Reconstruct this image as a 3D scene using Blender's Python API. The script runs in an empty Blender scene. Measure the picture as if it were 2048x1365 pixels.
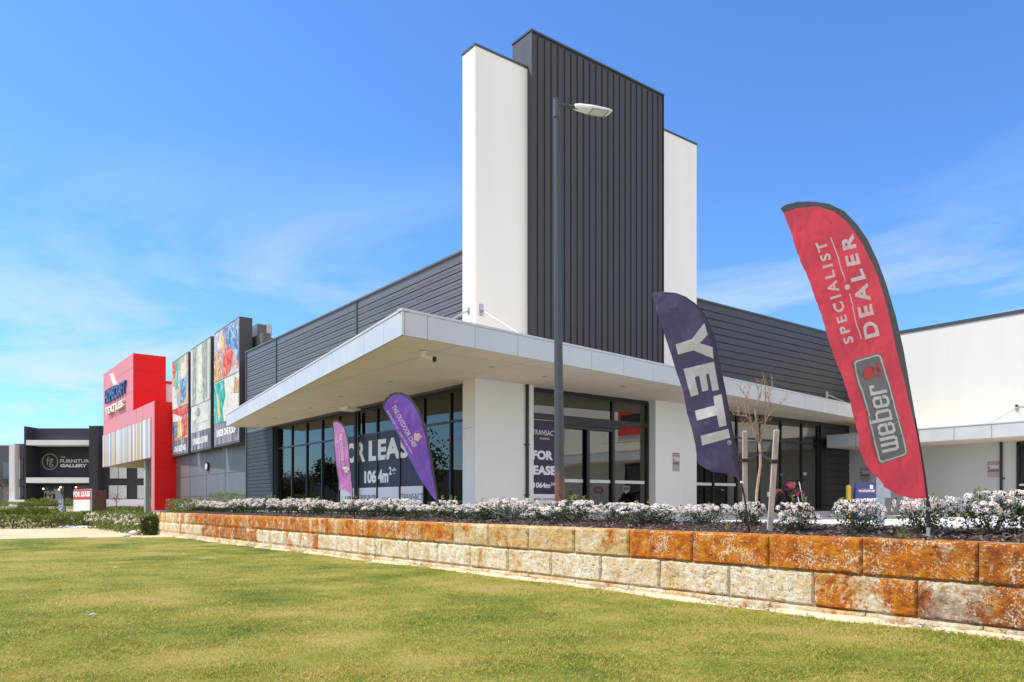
import bpy, bmesh, math, random
import numpy as np
from mathutils import Vector, Matrix, noise as mnoise
random.seed(7)
S = bpy.context.scene
COL = S.collection
# ------------------------------------------------------------------ camera
CH = 0.31                       # camera height above the shop floor (z = 0); the lawn lies at -0.8
cam = bpy.data.cameras.new('camera'); camo = bpy.data.objects.new('camera', cam); COL.objects.link(camo)
cam.sensor_width = 36; cam.lens = 36*1520/2048
cam.shift_y = 325.5/2048
cam.clip_start = 0.05; cam.clip_end = 3000
YAW = math.radians(37.8)
camo.location = (0, 0, CH); camo.rotation_euler = (math.radians(90), 0, -YAW)
S.camera = camo
# ------------------------------------------------------------------ light
EL, AZ = math.radians(55), math.radians(50)       # sun: high, behind and to the left of the shop
sunv = Vector((-math.sin(AZ)*math.cos(EL), math.cos(AZ)*math.cos(EL), math.sin(EL)))
sl = bpy.data.lights.new('sun', 'SUN'); sl.energy = 3.9; sl.angle = math.radians(0.5); sl.color = (1, .955, .88)
so = bpy.data.objects.new('sun', sl); COL.objects.link(so)
so.rotation_euler = sunv.to_track_quat('Z', 'Y').to_euler(); so.location = (-20, 40, 60)
W = bpy.data.worlds.new('World'); S.world = W; W.use_nodes = True
wn, wl = W.node_tree.nodes, W.node_tree.links
wn.clear()
wo = wn.new('ShaderNodeOutputWorld'); bg = wn.new('ShaderNodeBackground'); sky = wn.new('ShaderNodeTexSky')
sky.sky_type = 'NISHITA'; sky.sun_disc = False; sky.sun_elevation = EL; sky.sun_rotation = -AZ
sky.altitude = 0; sky.air_density = 1.0; sky.dust_density = 0.35; sky.ozone_density = 4.0
bg.inputs['Strength'].default_value = 0.15
tc = wn.new('ShaderNodeTexCoord')
sep = wn.new('ShaderNodeSeparateXYZ'); wl.new(tc.outputs['Generated'], sep.inputs[0])
# thin high cirrus: noise on a plane far above (direction divided by its height)
mx = wn.new('ShaderNodeMath'); mx.operation = 'MAXIMUM'; mx.inputs[1].default_value = .04; wl.new(sep.outputs['Z'], mx.inputs[0])
dvx = wn.new('ShaderNodeMath'); dvx.operation = 'DIVIDE'; wl.new(sep.outputs['X'], dvx.inputs[0]); wl.new(mx.outputs[0], dvx.inputs[1])
dvy = wn.new('ShaderNodeMath'); dvy.operation = 'DIVIDE'; wl.new(sep.outputs['Y'], dvy.inputs[0]); wl.new(mx.outputs[0], dvy.inputs[1])
cmb = wn.new('ShaderNodeCombineXYZ'); wl.new(dvx.outputs[0], cmb.inputs[0]); wl.new(dvy.outputs[0], cmb.inputs[1])
mp = wn.new('ShaderNodeMapping'); mp.inputs['Rotation'].default_value = (0, 0, math.radians(20)); mp.inputs['Scale'].default_value = (.75, .42, 1)
mp.inputs['Location'].default_value = (1.7, .4, 0)
wl.new(cmb.outputs[0], mp.inputs[0])
cn = wn.new('ShaderNodeTexNoise'); cn.inputs['Scale'].default_value = 1.0; cn.inputs['Detail'].default_value = 9; cn.inputs['Roughness'].default_value = .58
cn.inputs['Distortion'].default_value = .6
wl.new(mp.outputs[0], cn.inputs['Vector'])
cr = wn.new('ShaderNodeValToRGB'); cr.color_ramp.elements[0].position = .46; cr.color_ramp.elements[1].position = .74
wl.new(cn.outputs[0], cr.inputs[0])
# clouds live between about 5 and 24 degrees up
hz = wn.new('ShaderNodeMapRange'); hz.inputs[1].default_value = .42; hz.inputs[2].default_value = .22; hz.inputs[3].default_value = 0; hz.inputs[4].default_value = .85
wl.new(sep.outputs['Z'], hz.inputs[0])
mm = wn.new('ShaderNodeMath'); mm.operation = 'MULTIPLY'; wl.new(cr.outputs[0], mm.inputs[0]); wl.new(hz.outputs[0], mm.inputs[1])
hue = wn.new('ShaderNodeMix'); hue.data_type = 'RGBA'; hue.blend_type = 'MULTIPLY'; hue.inputs[0].default_value = 1
hue.inputs[7].default_value = (.525, .775, 1.06, 1); wl.new(sky.outputs[0], hue.inputs[6])
mix = wn.new('ShaderNodeMix'); mix.data_type = 'RGBA'; wl.new(mm.outputs[0], mix.inputs[0]); wl.new(hue.outputs[2], mix.inputs[6])
mix.inputs[7].default_value = (3.5, 4.0, 4.7, 1)
# invented cumulus banks behind the camera, added as bright neutral fill light
dot = wn.new('ShaderNodeVectorMath'); dot.operation = 'DOT_PRODUCT'; dot.inputs[1].default_value = (-.45, -.89, 0); wl.new(tc.outputs['Generated'], dot.inputs[0])
bk = wn.new('ShaderNodeMapRange'); bk.inputs[1].default_value = .02; bk.inputs[2].default_value = .35; bk.inputs[3].default_value = 0; bk.inputs[4].default_value = 1; wl.new(dot.outputs['Value'], bk.inputs[0])
cn2 = wn.new('ShaderNodeTexNoise'); cn2.inputs['Scale'].default_value = 3.2; cn2.inputs['Detail'].default_value = 6; wl.new(tc.outputs['Generated'], cn2.inputs['Vector'])
cr2 = wn.new('ShaderNodeMapRange'); cr2.inputs[1].default_value = .36; cr2.inputs[2].default_value = .56; wl.new(cn2.outputs[0], cr2.inputs[0])
mm2 = wn.new('ShaderNodeMath'); mm2.operation = 'MULTIPLY'; wl.new(bk.outputs[0], mm2.inputs[0]); wl.new(cr2.outputs[0], mm2.inputs[1])
mix2 = wn.new('ShaderNodeMix'); mix2.data_type = 'RGBA'; wl.new(mm2.outputs[0], mix2.inputs[0]); wl.new(mix.outputs[2], mix2.inputs[6]); mix2.inputs[7].default_value = (7.6, 7.2, 6.8, 1)
wl.new(mix2.outputs[2], bg.inputs['Color']); wl.new(bg.outputs[0], wo.inputs[0])
S.view_settings.view_transform = 'Standard'; S.view_settings.look = 'None'; S.view_settings.gamma = 1
S.view_settings.exposure = 0.6
S.view_settings.use_curve_mapping = False
S.cycles.max_bounces = 8; S.cycles.use_denoising = True; S.cycles.transparent_max_bounces = 12
S.cycles.sample_clamp_indirect = 6

# ------------------------------------------------------------------ survey helpers: photo pixel -> place in the world
FX, FY = math.sin(YAW), math.cos(YAW)
def ray(px):
    k = (px-1024)/1520
    return FX + k*FY, FY - k*FX
def at(px, py, t):
    d = ray(px); return Vector((d[0]*t, d[1]*t, CH+(1008-py)/1520*t))
def onz(px, py, z):
    t = (CH-z)*1520/(py-1008); return at(px, py, t)
def yx(px, X):                 # Y where the sight line of column px meets the plane X
    d = ray(px); return X*d[1]/d[0]
def xy(px, Y):
    d = ray(px); return Y*d[0]/d[1]

# ------------------------------------------------------------------ object helpers
def tag(o, label=None, cat=None, group=None, kind=None):
    if label: o['label'] = label
    if cat: o['category'] = cat
    if group: o['group'] = group
    if kind: o['kind'] = kind
    return o
def thing(name, label, cat, loc=(0, 0, 0), rz=0, group=None):
    o = bpy.data.objects.new(name, None); COL.objects.link(o); o.location = loc; o.rotation_euler = (0, 0, rz)
    o.empty_display_size = .2
    return tag(o, label, cat, group)
def copy_tree(o, parent=None):
    c = o.copy(); COL.objects.link(c)
    if parent: c.parent = parent
    for ch in list(o.children): copy_tree(ch, c)
    return c

class MB:
    def __init__(s): s.v, s.f, s.m = [], [], []
    def add(s, vs, fs, mi=0):
        b = len(s.v); s.v += [tuple(x) for x in vs]
        for f in fs: s.f.append([i+b for i in f]); s.m.append(mi)
        return s
    def box(s, x0, x1, y0, y1, z0, z1, mi=0):
        x0, x1 = sorted((x0, x1)); y0, y1 = sorted((y0, y1)); z0, z1 = sorted((z0, z1))
        v = [(x, y, z) for z in (z0, z1) for y in (y0, y1) for x in (x0, x1)]
        return s.add(v, [(0, 2, 3, 1), (4, 5, 7, 6), (0, 1, 5, 4), (2, 6, 7, 3), (0, 4, 6, 2), (1, 3, 7, 5)], mi)
    def prism(s, poly, vec, mi=0):          # closed polygon (3-D) swept by vec
        n = len(poly); p = [Vector(q) for q in poly]; vec = Vector(vec)
        nrm = sum(((p[i]-p[0]).cross(p[(i+1) % n]-p[0]) for i in range(1, n-1)), Vector())
        if nrm.dot(vec) > 0: p = p[::-1]
        v = p+[q+vec for q in p]
        f = [tuple(range(n)), tuple(range(2*n-1, n-1, -1))]+[((i+1) % n, i, n+i, n+(i+1) % n) for i in range(n)]
        return s.add(v, f, mi)
    def wallseg(s, p0, p1, thick, z0, z1, mi=0):   # upright slab along a plan segment, thick to its left
        a, b = Vector(p0[:2]), Vector(p1[:2]); d = (b-a).normalized(); n = Vector((-d.y, d.x))*thick
        q = [a, b, b+n, a+n]
        return s.prism([(v.x, v.y, z0) for v in q], (0, 0, z1-z0), mi)
    def tube(s, pts, rad, n=10, mi=0, caps=True):
        pts = [Vector(p) for p in pts]
        if not hasattr(rad, '__len__'): rad = [rad]*len(pts)
        b = len(s.v); up = None
        for i, p in enumerate(pts):
            t = (pts[min(i+1, len(pts)-1)]-pts[max(i-1, 0)]).normalized()
            if up is None:
                up = Vector((0, 0, 1)) if abs(t.z) < .9 else Vector((1, 0, 0))
            u = (up - t*up.dot(t)).normalized(); w = t.cross(u); up = u
            for k in range(n):
                a = 2*math.pi*k/n
                s.v.append(tuple(p+(u*math.cos(a)+w*math.sin(a))*rad[i]))
        for i in range(len(pts)-1):
            for k in range(n):
                s.f.append([b+i*n+k, b+i*n+(k+1) % n, b+(i+1)*n+(k+1) % n, b+(i+1)*n+k]); s.m.append(mi)
        if caps:
            s.f.append([b+k for k in range(n)][::-1]); s.m.append(mi)
            e = b+(len(pts)-1)*n
            s.f.append([e+k for k in range(n)]); s.m.append(mi)
        return s
    def disc(s, c, r, ax='z', h=.02, n=24, mi=0):
        c = Vector(c); d = {'x': Vector((1, 0, 0)), 'y': Vector((0, 1, 0)), 'z': Vector((0, 0, 1))}[ax] if isinstance(ax, str) else Vector(ax)
        return s.tube([c, c+d*h], [r, r], n, mi)
    def ball(s, c, r, n=10, mi=0, sc=(1, 1, 1)):
        b = len(s.v); rows = n//2+1
        for i in range(rows):
            th = math.pi*i/(rows-1)
            for k in range(n):
                a = 2*math.pi*k/n
                s.v.append((c[0]+r*sc[0]*math.sin(th)*math.cos(a), c[1]+r*sc[1]*math.sin(th)*math.sin(a), c[2]+r*sc[2]*math.cos(th)))
        for i in range(rows-1):
            for k in range(n):
                s.f.append([b+i*n+k, b+(i+1)*n+k, b+(i+1)*n+(k+1) % n, b+i*n+(k+1) % n]); s.m.append(mi)
        return s
    def build(s, name, mats, parent=None, smooth=False, bevel=0, local=False):
        me = bpy.data.meshes.new(name); me.from_pydata(s.v, [], s.f)
        if not isinstance(mats, (list, tuple)): mats = [mats]
        for m in mats: me.materials.append(m)
        if len(mats) > 1: me.polygons.foreach_set('material_index', s.m)
        if smooth: me.polygons.foreach_set('use_smooth', [True]*len(s.f))
        me.update()
        o = bpy.data.objects.new(name, me); COL.objects.link(o)
        if parent:
            o.parent = parent
            if not local and parent.type == 'EMPTY': o.matrix_parent_inverse = parent.matrix_basis.inverted()
        if bevel:
            md = o.modifiers.new('bevel', 'BEVEL'); md.width = bevel; md.segments = 2; md.limit_method = 'ANGLE'
        return o

# ------------------------------------------------------------------ materials
def new_mat(name):
    m = bpy.data.materials.new(name); m.use_nodes = True
    nt = m.node_tree
    return m, nt, nt.nodes, nt.links, nt.nodes['Principled BSDF']
def mat(name, col, rough=.6, metal=0, var=.12, scale=3.0, bump=0, bscale=60, coat=0, spec=.5, stretch=None):
    """paint / metal / plastic with weathered unevenness of colour and gloss"""
    m, nt, N, L, P = new_mat(name)
    P.inputs['Roughness'].default_value = rough; P.inputs['Metallic'].default_value = metal
    P.inputs['Specular IOR Level'].default_value = spec
    if coat: P.inputs['Coat Weight'].default_value = coat; P.inputs['Coat Roughness'].default_value = .25
    g = N.new('ShaderNodeNewGeometry'); t = N.new('ShaderNodeTexNoise'); t.inputs['Scale'].default_value = scale; t.inputs['Detail'].default_value = 5
    if stretch:
        mp = N.new('ShaderNodeMapping'); mp.inputs['Scale'].default_value = stretch; L.new(g.outputs['Position'], mp.inputs[0]); L.new(mp.outputs[0], t.inputs['Vector'])
    else: L.new(g.outputs['Position'], t.inputs['Vector'])
    r = N.new('ShaderNodeMapRange'); r.inputs[1].default_value = .25; r.inputs[2].default_value = .75
    r.inputs[3].default_value = 1-var; r.inputs[4].default_value = 1+var; L.new(t.outputs[0], r.inputs[0])
    mx = N.new('ShaderNodeVectorMath'); mx.operation = 'SCALE'; mx.inputs[0].default_value = col[:3]; L.new(r.outputs[0], mx.inputs['Scale'])
    L.new(mx.outputs[0], P.inputs['Base Color'])
    r2 = N.new('ShaderNodeMapRange'); r2.inputs[1].default_value = .3; r2.inputs[2].default_value = .7
    r2.inputs[3].default_value = max(0, rough-.06); r2.inputs[4].default_value = min(1, rough+.06); L.new(t.outputs[0], r2.inputs[0]); L.new(r2.outputs[0], P.inputs['Roughness'])
    if bump:
        b = N.new('ShaderNodeBump'); b.inputs['Strength'].default_value = bump; b.inputs['Distance'].default_value = .01
        t2 = N.new('ShaderNodeTexNoise'); t2.inputs['Scale'].default_value = bscale; t2.inputs['Detail'].default_value = 4; L.new(g.outputs['Position'], t2.inputs['Vector'])
        L.new(t2.outputs[0], b.inputs['Height']); L.new(b.outputs[0], P.inputs['Normal'])
    return m
def cloth(name, col, trans=.35, rough=.55, var=.05):
    m, nt, N, L, P = new_mat(name)
    P.inputs['Base Color'].default_value = (*col, 1); P.inputs['Roughness'].default_value = rough
    tr = N.new('ShaderNodeBsdfTranslucent'); tr.inputs[0].default_value = (*col, 1)
    ms = N.new('ShaderNodeMixShader'); ms.inputs[0].default_value = trans
    out = N['Material Output']; L.new(P.outputs[0], ms.inputs[1]); L.new(tr.outputs[0], ms.inputs[2]); L.new(ms.outputs[0], out.inputs[0])
    g = N.new('ShaderNodeNewGeometry'); t = N.new('ShaderNodeTexNoise'); t.inputs['Scale'].default_value = 900; L.new(g.outputs['Position'], t.inputs['Vector'])
    b = N.new('ShaderNodeBump'); b.inputs['Strength'].default_value = .05; b.inputs['Distance'].default_value = .002; L.new(t.outputs[0], b.inputs['Height']); L.new(b.outputs[0], P.inputs['Normal'])
    return m
def leafmat(name, c0, c1, rough=.5, trans=.3):
    """foliage: every leaf its own tone between two greens"""
    m, nt, N, L, P = new_mat(name)
    g = N.new('ShaderNodeNewGeometry'); r = N.new('ShaderNodeValToRGB')
    r.color_ramp.elements[0].color = (*c0, 1); r.color_ramp.elements[1].color = (*c1, 1)
    L.new(g.outputs['Random Per Island'], r.inputs[0]); L.new(r.outputs[0], P.inputs['Base Color']); P.inputs['Roughness'].default_value = rough
    tr = N.new('ShaderNodeBsdfTranslucent'); L.new(r.outputs[0], tr.inputs[0]); ms = N.new('ShaderNodeMixShader'); ms.inputs[0].default_value = trans
    L.new(P.outputs[0], ms.inputs[1]); L.new(tr.outputs[0], ms.inputs[2]); L.new(ms.outputs[0], N['Material Output'].inputs[0])
    return m
M = {}
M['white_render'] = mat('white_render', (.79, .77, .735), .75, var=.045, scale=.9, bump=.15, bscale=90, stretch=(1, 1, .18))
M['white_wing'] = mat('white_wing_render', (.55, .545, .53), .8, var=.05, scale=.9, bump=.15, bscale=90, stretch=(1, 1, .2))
M['white_side'] = mat('white_panel', (.82, .82, .79), .6, var=.03, scale=.8)
M['pier_render'] = mat('pier_render', (.66, .66, .655), .75, var=.05, scale=.7, bump=.12, bscale=120, stretch=(1, 1, .35))
M['charcoal'] = mat('charcoal_steel', (.036, .040, .046), .5, var=.10, scale=1.3, stretch=(1, 1, .2), bump=.3, bscale=2.2)
M['charcoal_left'] = mat('charcoal_cladding_sunlit', (.105, .102, .102), .42, var=.12, scale=2.0, stretch=(1, .3, 1))  # same charcoal, lightened in colour for grazing sun on the side wall
M['charcoal_flash'] = mat('charcoal_flashing', (.04, .046, .054), .4, var=.06)
M['fascia'] = mat('silver_fascia', (.47, .49, .50), .42, metal=.1, var=.07, scale=1.1, bump=.25, bscale=1.8)
M['fascia_gap'] = mat('fascia_joint', (.14, .15, .17), .7)
M['soffit'] = mat('soffit_board', (.74, .70, .62), .8, var=.03, scale=.5)
M['black_frame'] = mat('black_frame', (.012, .013, .015), .35, var=.1)
M['downpipe'] = mat('black_pipe', (.016, .018, .018), .4)
M['interior'] = mat('interior_wall', (.16, .17, .17), .8)
M['interior_floor'] = mat('interior_floor', (.10, .10, .10), .5)
M['steel'] = mat('galvanised_steel', (.42, .44, .46), .4, metal=.7, var=.2, scale=8)
M['concrete'] = mat('concrete', (.50, .50, .48), .85, var=.08, scale=1.0, bump=.15, bscale=90)
M['path'] = mat('path_concrete', (.44, .44, .42), .85, var=.08, scale=1.5, bump=.15, bscale=90)
M['yellow'] = mat('yellow_paint', (.75, .42, .02), .45, var=.1, scale=8)
M['yellow_line'] = mat('yellow_line', (.62, .48, .16), .7, var=.2, scale=12)
M['black_plastic'] = mat('black_plastic', (.014, .014, .015), .45)
M['grey_plastic'] = mat('grey_plastic', (.35, .36, .37), .5)
M['white_plastic'] = mat('white_plastic', (.78, .78, .76), .4)
M['white_ink'] = mat('white_ink', (.80, .80, .80), .6, var=.02)
M['poster_white'] = mat('poster_white', (.76, .76, .79), .5, var=.02)
M['poster_navy'] = mat('poster_navy', (.020, .022, .045), .5, var=.05)
M['ink_white'] = mat('poster_ink', (.80, .80, .82), .5, var=.02)
M['ink_dark'] = mat('dark_ink', (.035, .036, .05), .5)
M['film'] = mat('white_film', (.62, .64, .60), .5)
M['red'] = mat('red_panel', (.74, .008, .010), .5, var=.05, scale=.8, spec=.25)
M['red_lit'] = mat('red_panel_front', (.60, .205, .22), .5, var=.05, scale=.5, spec=.2)  # same red, paled to pink to stand in for grazing sun glare
M['red_dark'] = mat('red_joint', (.22, .006, .01), .5)
M['navy'] = mat('navy_letter', (.045, .08, .22), .4)
M['navy_side'] = mat('navy_return', (.012, .02, .09), .4)
M['gold'] = mat('gold_letter', (.72, .66, .55), .4)
M['grey_hall'] = mat('grey_panel', (.13, .132, .138), .45, var=.16, scale=1.6, stretch=(1, 1, .12))
M['bb_case'] = mat('billboard_case', (.052, .056, .062), .45, var=.08)
M['far_dark'] = mat('far_dark_render', (.030, .032, .040), .7, var=.06, scale=.5)
M['far_dark2'] = mat('far_grey_render', (.085, .088, .098), .7, var=.06, scale=.5)
M['far_white'] = mat('far_white_render', (.74, .74, .75), .7, var=.04, scale=.6)
M['blind'] = mat('window_blind', (.52, .56, .57), .6, var=.08, scale=.8)
M['limecap'] = mat('grey_capping', (.22, .24, .27), .7)
M['timber'] = mat('weathered_timber', (.40, .36, .32), .8, var=.3, scale=14, bump=.4, bscale=80, stretch=(3, 3, .25))
M['bark'] = mat('tree_bark', (.36, .25, .16), .85, var=.3, scale=25, bump=.4, bscale=90)
M['twig'] = mat('twig_bark', (.30, .20, .13), .85, var=.3, scale=25)
M['stem'] = mat('shrub_stem', (.09, .07, .05), .85, var=.3, scale=25)
M['tyre'] = mat('tyre_rubber', (.012, .012, .012), .75)
M['bike_red'] = mat('bike_red_paint', (.38, .006, .03), .2, coat=.8, var=.05)
M['chrome'] = mat('chrome', (.72, .72, .74), .12, metal=1, var=.05)
M['engine'] = mat('engine_black', (.03, .03, .03), .4, metal=.3)
M['sign_blue'] = mat('sign_blue', (.028, .045, .14), .45, var=.05)
M['sign_red'] = mat('sign_red', (.50, .03, .02), .45)
M['pinkink'] = mat('magenta_ink', (.62, .04, .26), .6)
M['warn_red'] = mat('warning_red', (.36, .10, .11), .5)
M['warn_grey'] = mat('warning_grey', (.36, .37, .36), .5)
M['stk_red'] = mat('sticker_red', (.13, .05, .045), .5)
M['stk_grey'] = mat('sticker_grey', (.16, .17, .17), .5)
M['warn_white'] = mat('warning_white', (.55, .57, .58), .5)
M['rock'] = mat('pale_rock', (.62, .58, .50), .85, var=.15, scale=6, bump=.5, bscale=20)
M['rag'] = mat('white_sheet', (.72, .73, .75), .7, var=.05)
M['lamp_glass'] = mat('lamp_lens', (.50, .50, .44), .15, var=.05)
def glass_mat(name, tint, refl=.0):
    m, nt, N, L, P = new_mat(name); N.remove(P)
    gl = N.new('ShaderNodeBsdfGlossy'); gl.inputs['Roughness'].default_value = 0.0; gl.inputs[0].default_value = (.78, .78, .70, 1)
    tr = N.new('ShaderNodeBsdfTransparent'); tr.inputs[0].default_value = (*tint, 1)
    fr = N.new('ShaderNodeFresnel'); fr.inputs[0].default_value = 1.5
    ad = N.new('ShaderNodeMath'); ad.operation = 'ADD'; ad.use_clamp = True; ad.inputs[1].default_value = refl; L.new(fr.outputs[0], ad.inputs[0])
    g = N.new('ShaderNodeNewGeometry'); t = N.new('ShaderNodeTexNoise'); t.inputs['Scale'].default_value = .9; L.new(g.outputs['Position'], t.inputs['Vector'])
    b = N.new('ShaderNodeBump'); b.inputs['Strength'].default_value = .02; b.inputs['Distance'].default_value = .05; L.new(t.outputs[0], b.inputs['Height']); L.new(b.outputs[0], gl.inputs['Normal'])
    ms = N.new('ShaderNodeMixShader'); L.new(ad.outputs[0], ms.inputs[0]); L.new(tr.outputs[0], ms.inputs[1]); L.new(gl.outputs[0], ms.inputs[2])
    L.new(ms.outputs[0], N['Material Output'].inputs[0]); return m
M['glass'] = glass_mat('shop_glass', (.26, .31, .30), .07)
M['glass_front'] = glass_mat('entrance_glass', (.24, .29, .28), .17)

# rust-stained limestone: the stain of each block comes from its vertex colour (R amount, G tone)
def limestone():
    m, nt, N, L, P = new_mat('stained_limestone')
    P.inputs['Roughness'].default_value = .9; P.inputs['Specular IOR Level'].default_value = .2
    g = N.new('ShaderNodeNewGeometry'); at_ = N.new('ShaderNodeVertexColor'); at_.layer_name = 'stain'
    sp = N.new('ShaderNodeSeparateColor'); L.new(at_.outputs[0], sp.inputs[0])
    def noi(sc, det=5, ro=.6, stretch=None):
        t = N.new('ShaderNodeTexNoise'); t.inputs['Scale'].default_value = sc; t.inputs['Detail'].default_value = det; t.inputs['Roughness'].default_value = ro
        if stretch:
            q = N.new('ShaderNodeMapping'); q.inputs['Scale'].default_value = stretch; L.new(g.outputs['Position'], q.inputs[0]); L.new(q.outputs[0], t.inputs['Vector'])
        else: L.new(g.outputs['Position'], t.inputs['Vector'])
        return t.outputs[0]
    def math_(op, a, b, clamp=False):
        n = N.new('ShaderNodeMath'); n.operation = op; n.use_clamp = clamp
        for i, x in enumerate((a, b)):
            if isinstance(x, (int, float)): n.inputs[i].default_value = x
            else: L.new(x, n.inputs[i])
        return n.outputs[0]
    def ramp(x, stops):
        r = N.new('ShaderNodeValToRGB'); e = r.color_ramp.elements
        while len(e) < len(stops): e.new(.5)
        for k, (p, c) in enumerate(stops): e[k].position = p; e[k].color = (*c, 1)
        L.new(x, r.inputs[0]); return r.outputs[0]
    def mixc(f, a, b):
        n = N.new('ShaderNodeMix'); n.data_type = 'RGBA'
        L.new(f, n.inputs[0]); L.new(a, n.inputs[6]); L.new(b, n.inputs[7]); return n.outputs[2]
    base = ramp(noi(9, 6), [(.30, (.62, .45, .25)), (.43, (.80, .66, .44)), (.55, (.86, .77, .58)), (.70, (.76, .71, .61))])
    yel = ramp(noi(14, 5), [(.3, (.58, .36, .12)), (.6, (.66, .46, .20)), (.8, (.62, .54, .36))])
    rust = ramp(noi(7, 6), [(.28, (.24, .055, .014)), (.43, (.48, .125, .010)), (.57, (.62, .215, .014)), (.75, (.68, .34, .06))])
    ymask = math_('MULTIPLY', sp.outputs[1], .85)
    ystain = math_('ADD', math_('MULTIPLY', math_('SUBTRACT', noi(3.1, 4), .5), 3.2), math_('MULTIPLY', ymask, 1.0), True)
    c1 = mixc(ystain, base, yel)
    big = math_('MULTIPLY', math_('SUBTRACT', noi(2.2, 5, .62, (1, 1, .75)), .5), 4.2)
    rag = math_('MULTIPLY', math_('SUBTRACT', noi(17, 6, .72), .5), 2.2)
    rmask = math_('MULTIPLY', math_('ADD', math_('ADD', big, rag), math_('SUBTRACT', math_('MULTIPLY', sp.outputs[0], 2.5), .80)), 2.0, True)
    # pits and flaked specks show the pale stone through the rust
    v = N.new('ShaderNodeTexVoronoi'); v.inputs['Scale'].default_value = 34; L.new(g.outputs['Position'], v.inputs['Vector'])
    spk = noi(46, 6, .72)
    clus = noi(4.5, 3)
    fl = math_('MULTIPLY', math_('GREATER_THAN', math_('ADD', spk, math_('MULTIPLY', math_('SUBTRACT', clus, .5), .55)), .585), .8)
    rm2 = math_('MULTIPLY', rmask, math_('SUBTRACT', 1.0, fl))
    c2 = mixc(rm2, c1, rust)
    brown = N.new('ShaderNodeRGB'); brown.outputs[0].default_value = (.17, .05, .03, 1)
    bm = math_('MULTIPLY', math_('MULTIPLY', sp.outputs[2], math_('ADD', math_('MULTIPLY', math_('SUBTRACT', noi(3.2, 4), .47), 6), .4, True)), math_('SUBTRACT', 1.0, fl))
    c3 = mixc(bm, c2, brown.outputs[0])
    # rust dots scattered over the pale stone
    pt = math_('MULTIPLY', math_('GREATER_THAN', noi(38, 4, .65), .64), .7)
    orange = N.new('ShaderNodeRGB'); orange.outputs[0].default_value = (.42, .20, .05, 1)
    c4 = mixc(pt, c3, orange.outputs[0])
    grain = N.new('ShaderNodeMapRange'); grain.inputs[1].default_value = .30; grain.inputs[2].default_value = .70; grain.inputs[3].default_value = .74; grain.inputs[4].default_value = 1.20; L.new(noi(85, 4, .7), grain.inputs[0])
    pits = math_('MULTIPLY', math_('GREATER_THAN', math_('ADD', noi(60, 4, .65), math_('MULTIPLY', math_('SUBTRACT', noi(5.5, 3), .5), .5)), .645), .62)
    gp = math_('MULTIPLY', grain.outputs[0], math_('SUBTRACT', 1.0, pits))
    vs_ = N.new('ShaderNodeVectorMath'); vs_.operation = 'SCALE'; L.new(c4, vs_.inputs[0]); L.new(gp, vs_.inputs['Scale'])
    L.new(vs_.outputs[0], P.inputs['Base Color'])
    h = math_('ADD', math_('MULTIPLY', noi(48, 8, .75), 1.0), math_('MULTIPLY', math_('GREATER_THAN', noi(34, 5, .7), .58), -.55))
    b = N.new('ShaderNodeBump'); b.inputs['Strength'].default_value = 1.0; b.inputs['Distance'].default_value = .035; L.new(h, b.inputs['Height']); L.new(b.outputs[0], P.inputs['Normal'])
    return m
M['lime'] = limestone()

def ground_mat(name, stops, scale, fine, rough=.95, bump=.6, bdist=.03, patch=None):
    m, nt, N, L, P = new_mat(name); P.inputs['Roughness'].default_value = rough; P.inputs['Specular IOR Level'].default_value = .15
    g = N.new('ShaderNodeNewGeometry')
    t = N.new('ShaderNodeTexNoise'); t.inputs['Scale'].default_value = scale; t.inputs['Detail'].default_value = 8; t.inputs['Roughness'].default_value = .68; L.new(g.outputs['Position'], t.inputs['Vector'])
    t2 = N.new('ShaderNodeTexNoise'); t2.inputs['Scale'].default_value = fine; t2.inputs['Detail'].default_value = 5; L.new(g.outputs['Position'], t2.inputs['Vector'])
    ad = N.new('ShaderNodeMix'); ad.data_type = 'FLOAT'; ad.inputs[0].default_value = .4; L.new(t.outputs[0], ad.inputs[2]); L.new(t2.outputs[0], ad.inputs[3])
    r = N.new('ShaderNodeValToRGB'); e = r.color_ramp.elements
    while len(e) < len(stops): e.new(.5)
    for k, (p, c) in enumerate(stops): e[k].position = p; e[k].color = (*c, 1)
    L.new(ad.outputs[0], r.inputs[0]); L.new(r.outputs[0], P.inputs['Base Color'])
    b = N.new('ShaderNodeBump'); b.inputs['Strength'].default_value = bump; b.inputs['Distance'].default_value = bdist; L.new(t2.outputs[0], b.inputs['Height']); L.new(b.outputs[0], P.inputs['Normal'])
    return m
GRASS = [(.38, (.045, .080, .008)), (.46, (.13, .155, .018)), (.53, (.24, .22, .035)), (.61, (.34, .25, .09))]
M['lawn'] = ground_mat('lawn_turf', GRASS, .55, 45, bump=.8)
M['sand'] = ground_mat('sandy_dirt', [(.3, (.42, .30, .17)), (.5, (.56, .43, .27)), (.7, (.64, .52, .36))], .5, 12, bump=.5, bdist=.06)
M['far_ground'] = ground_mat('verge_ground', [(.3, (.10, .12, .03)), (.5, (.24, .22, .09)), (.7, (.42, .34, .2))], .25, 20)
M['mulch'] = ground_mat('bark_mulch', [(.3, (.018, .013, .010)), (.5, (.06, .042, .032)), (.7, (.14, .105, .085))], 9, 60, bump=1, bdist=.04)
M['carpark'] = ground_mat('carpark_asphalt', [(.3, (.44, .45, .44)), (.5, (.50, .51, .50)), (.7, (.55, .56, .54))], .8, 70, bump=.2)
M['chips'] = leafmat('bark_chip', (.030, .022, .018), (.20, .155, .13), .9, 0)
M['leaf_dark'] = leafmat('shrub_leaf', (.018, .036, .009), (.06, .10, .022), .35, .25)
M['leaf_new'] = leafmat('shrub_new_leaf', (.16, .24, .02), (.30, .38, .05), .4, .4)
M['petal'] = leafmat('white_petal', (.88, .79, .73), (.95, .92, .87), .6, .35)
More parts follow.
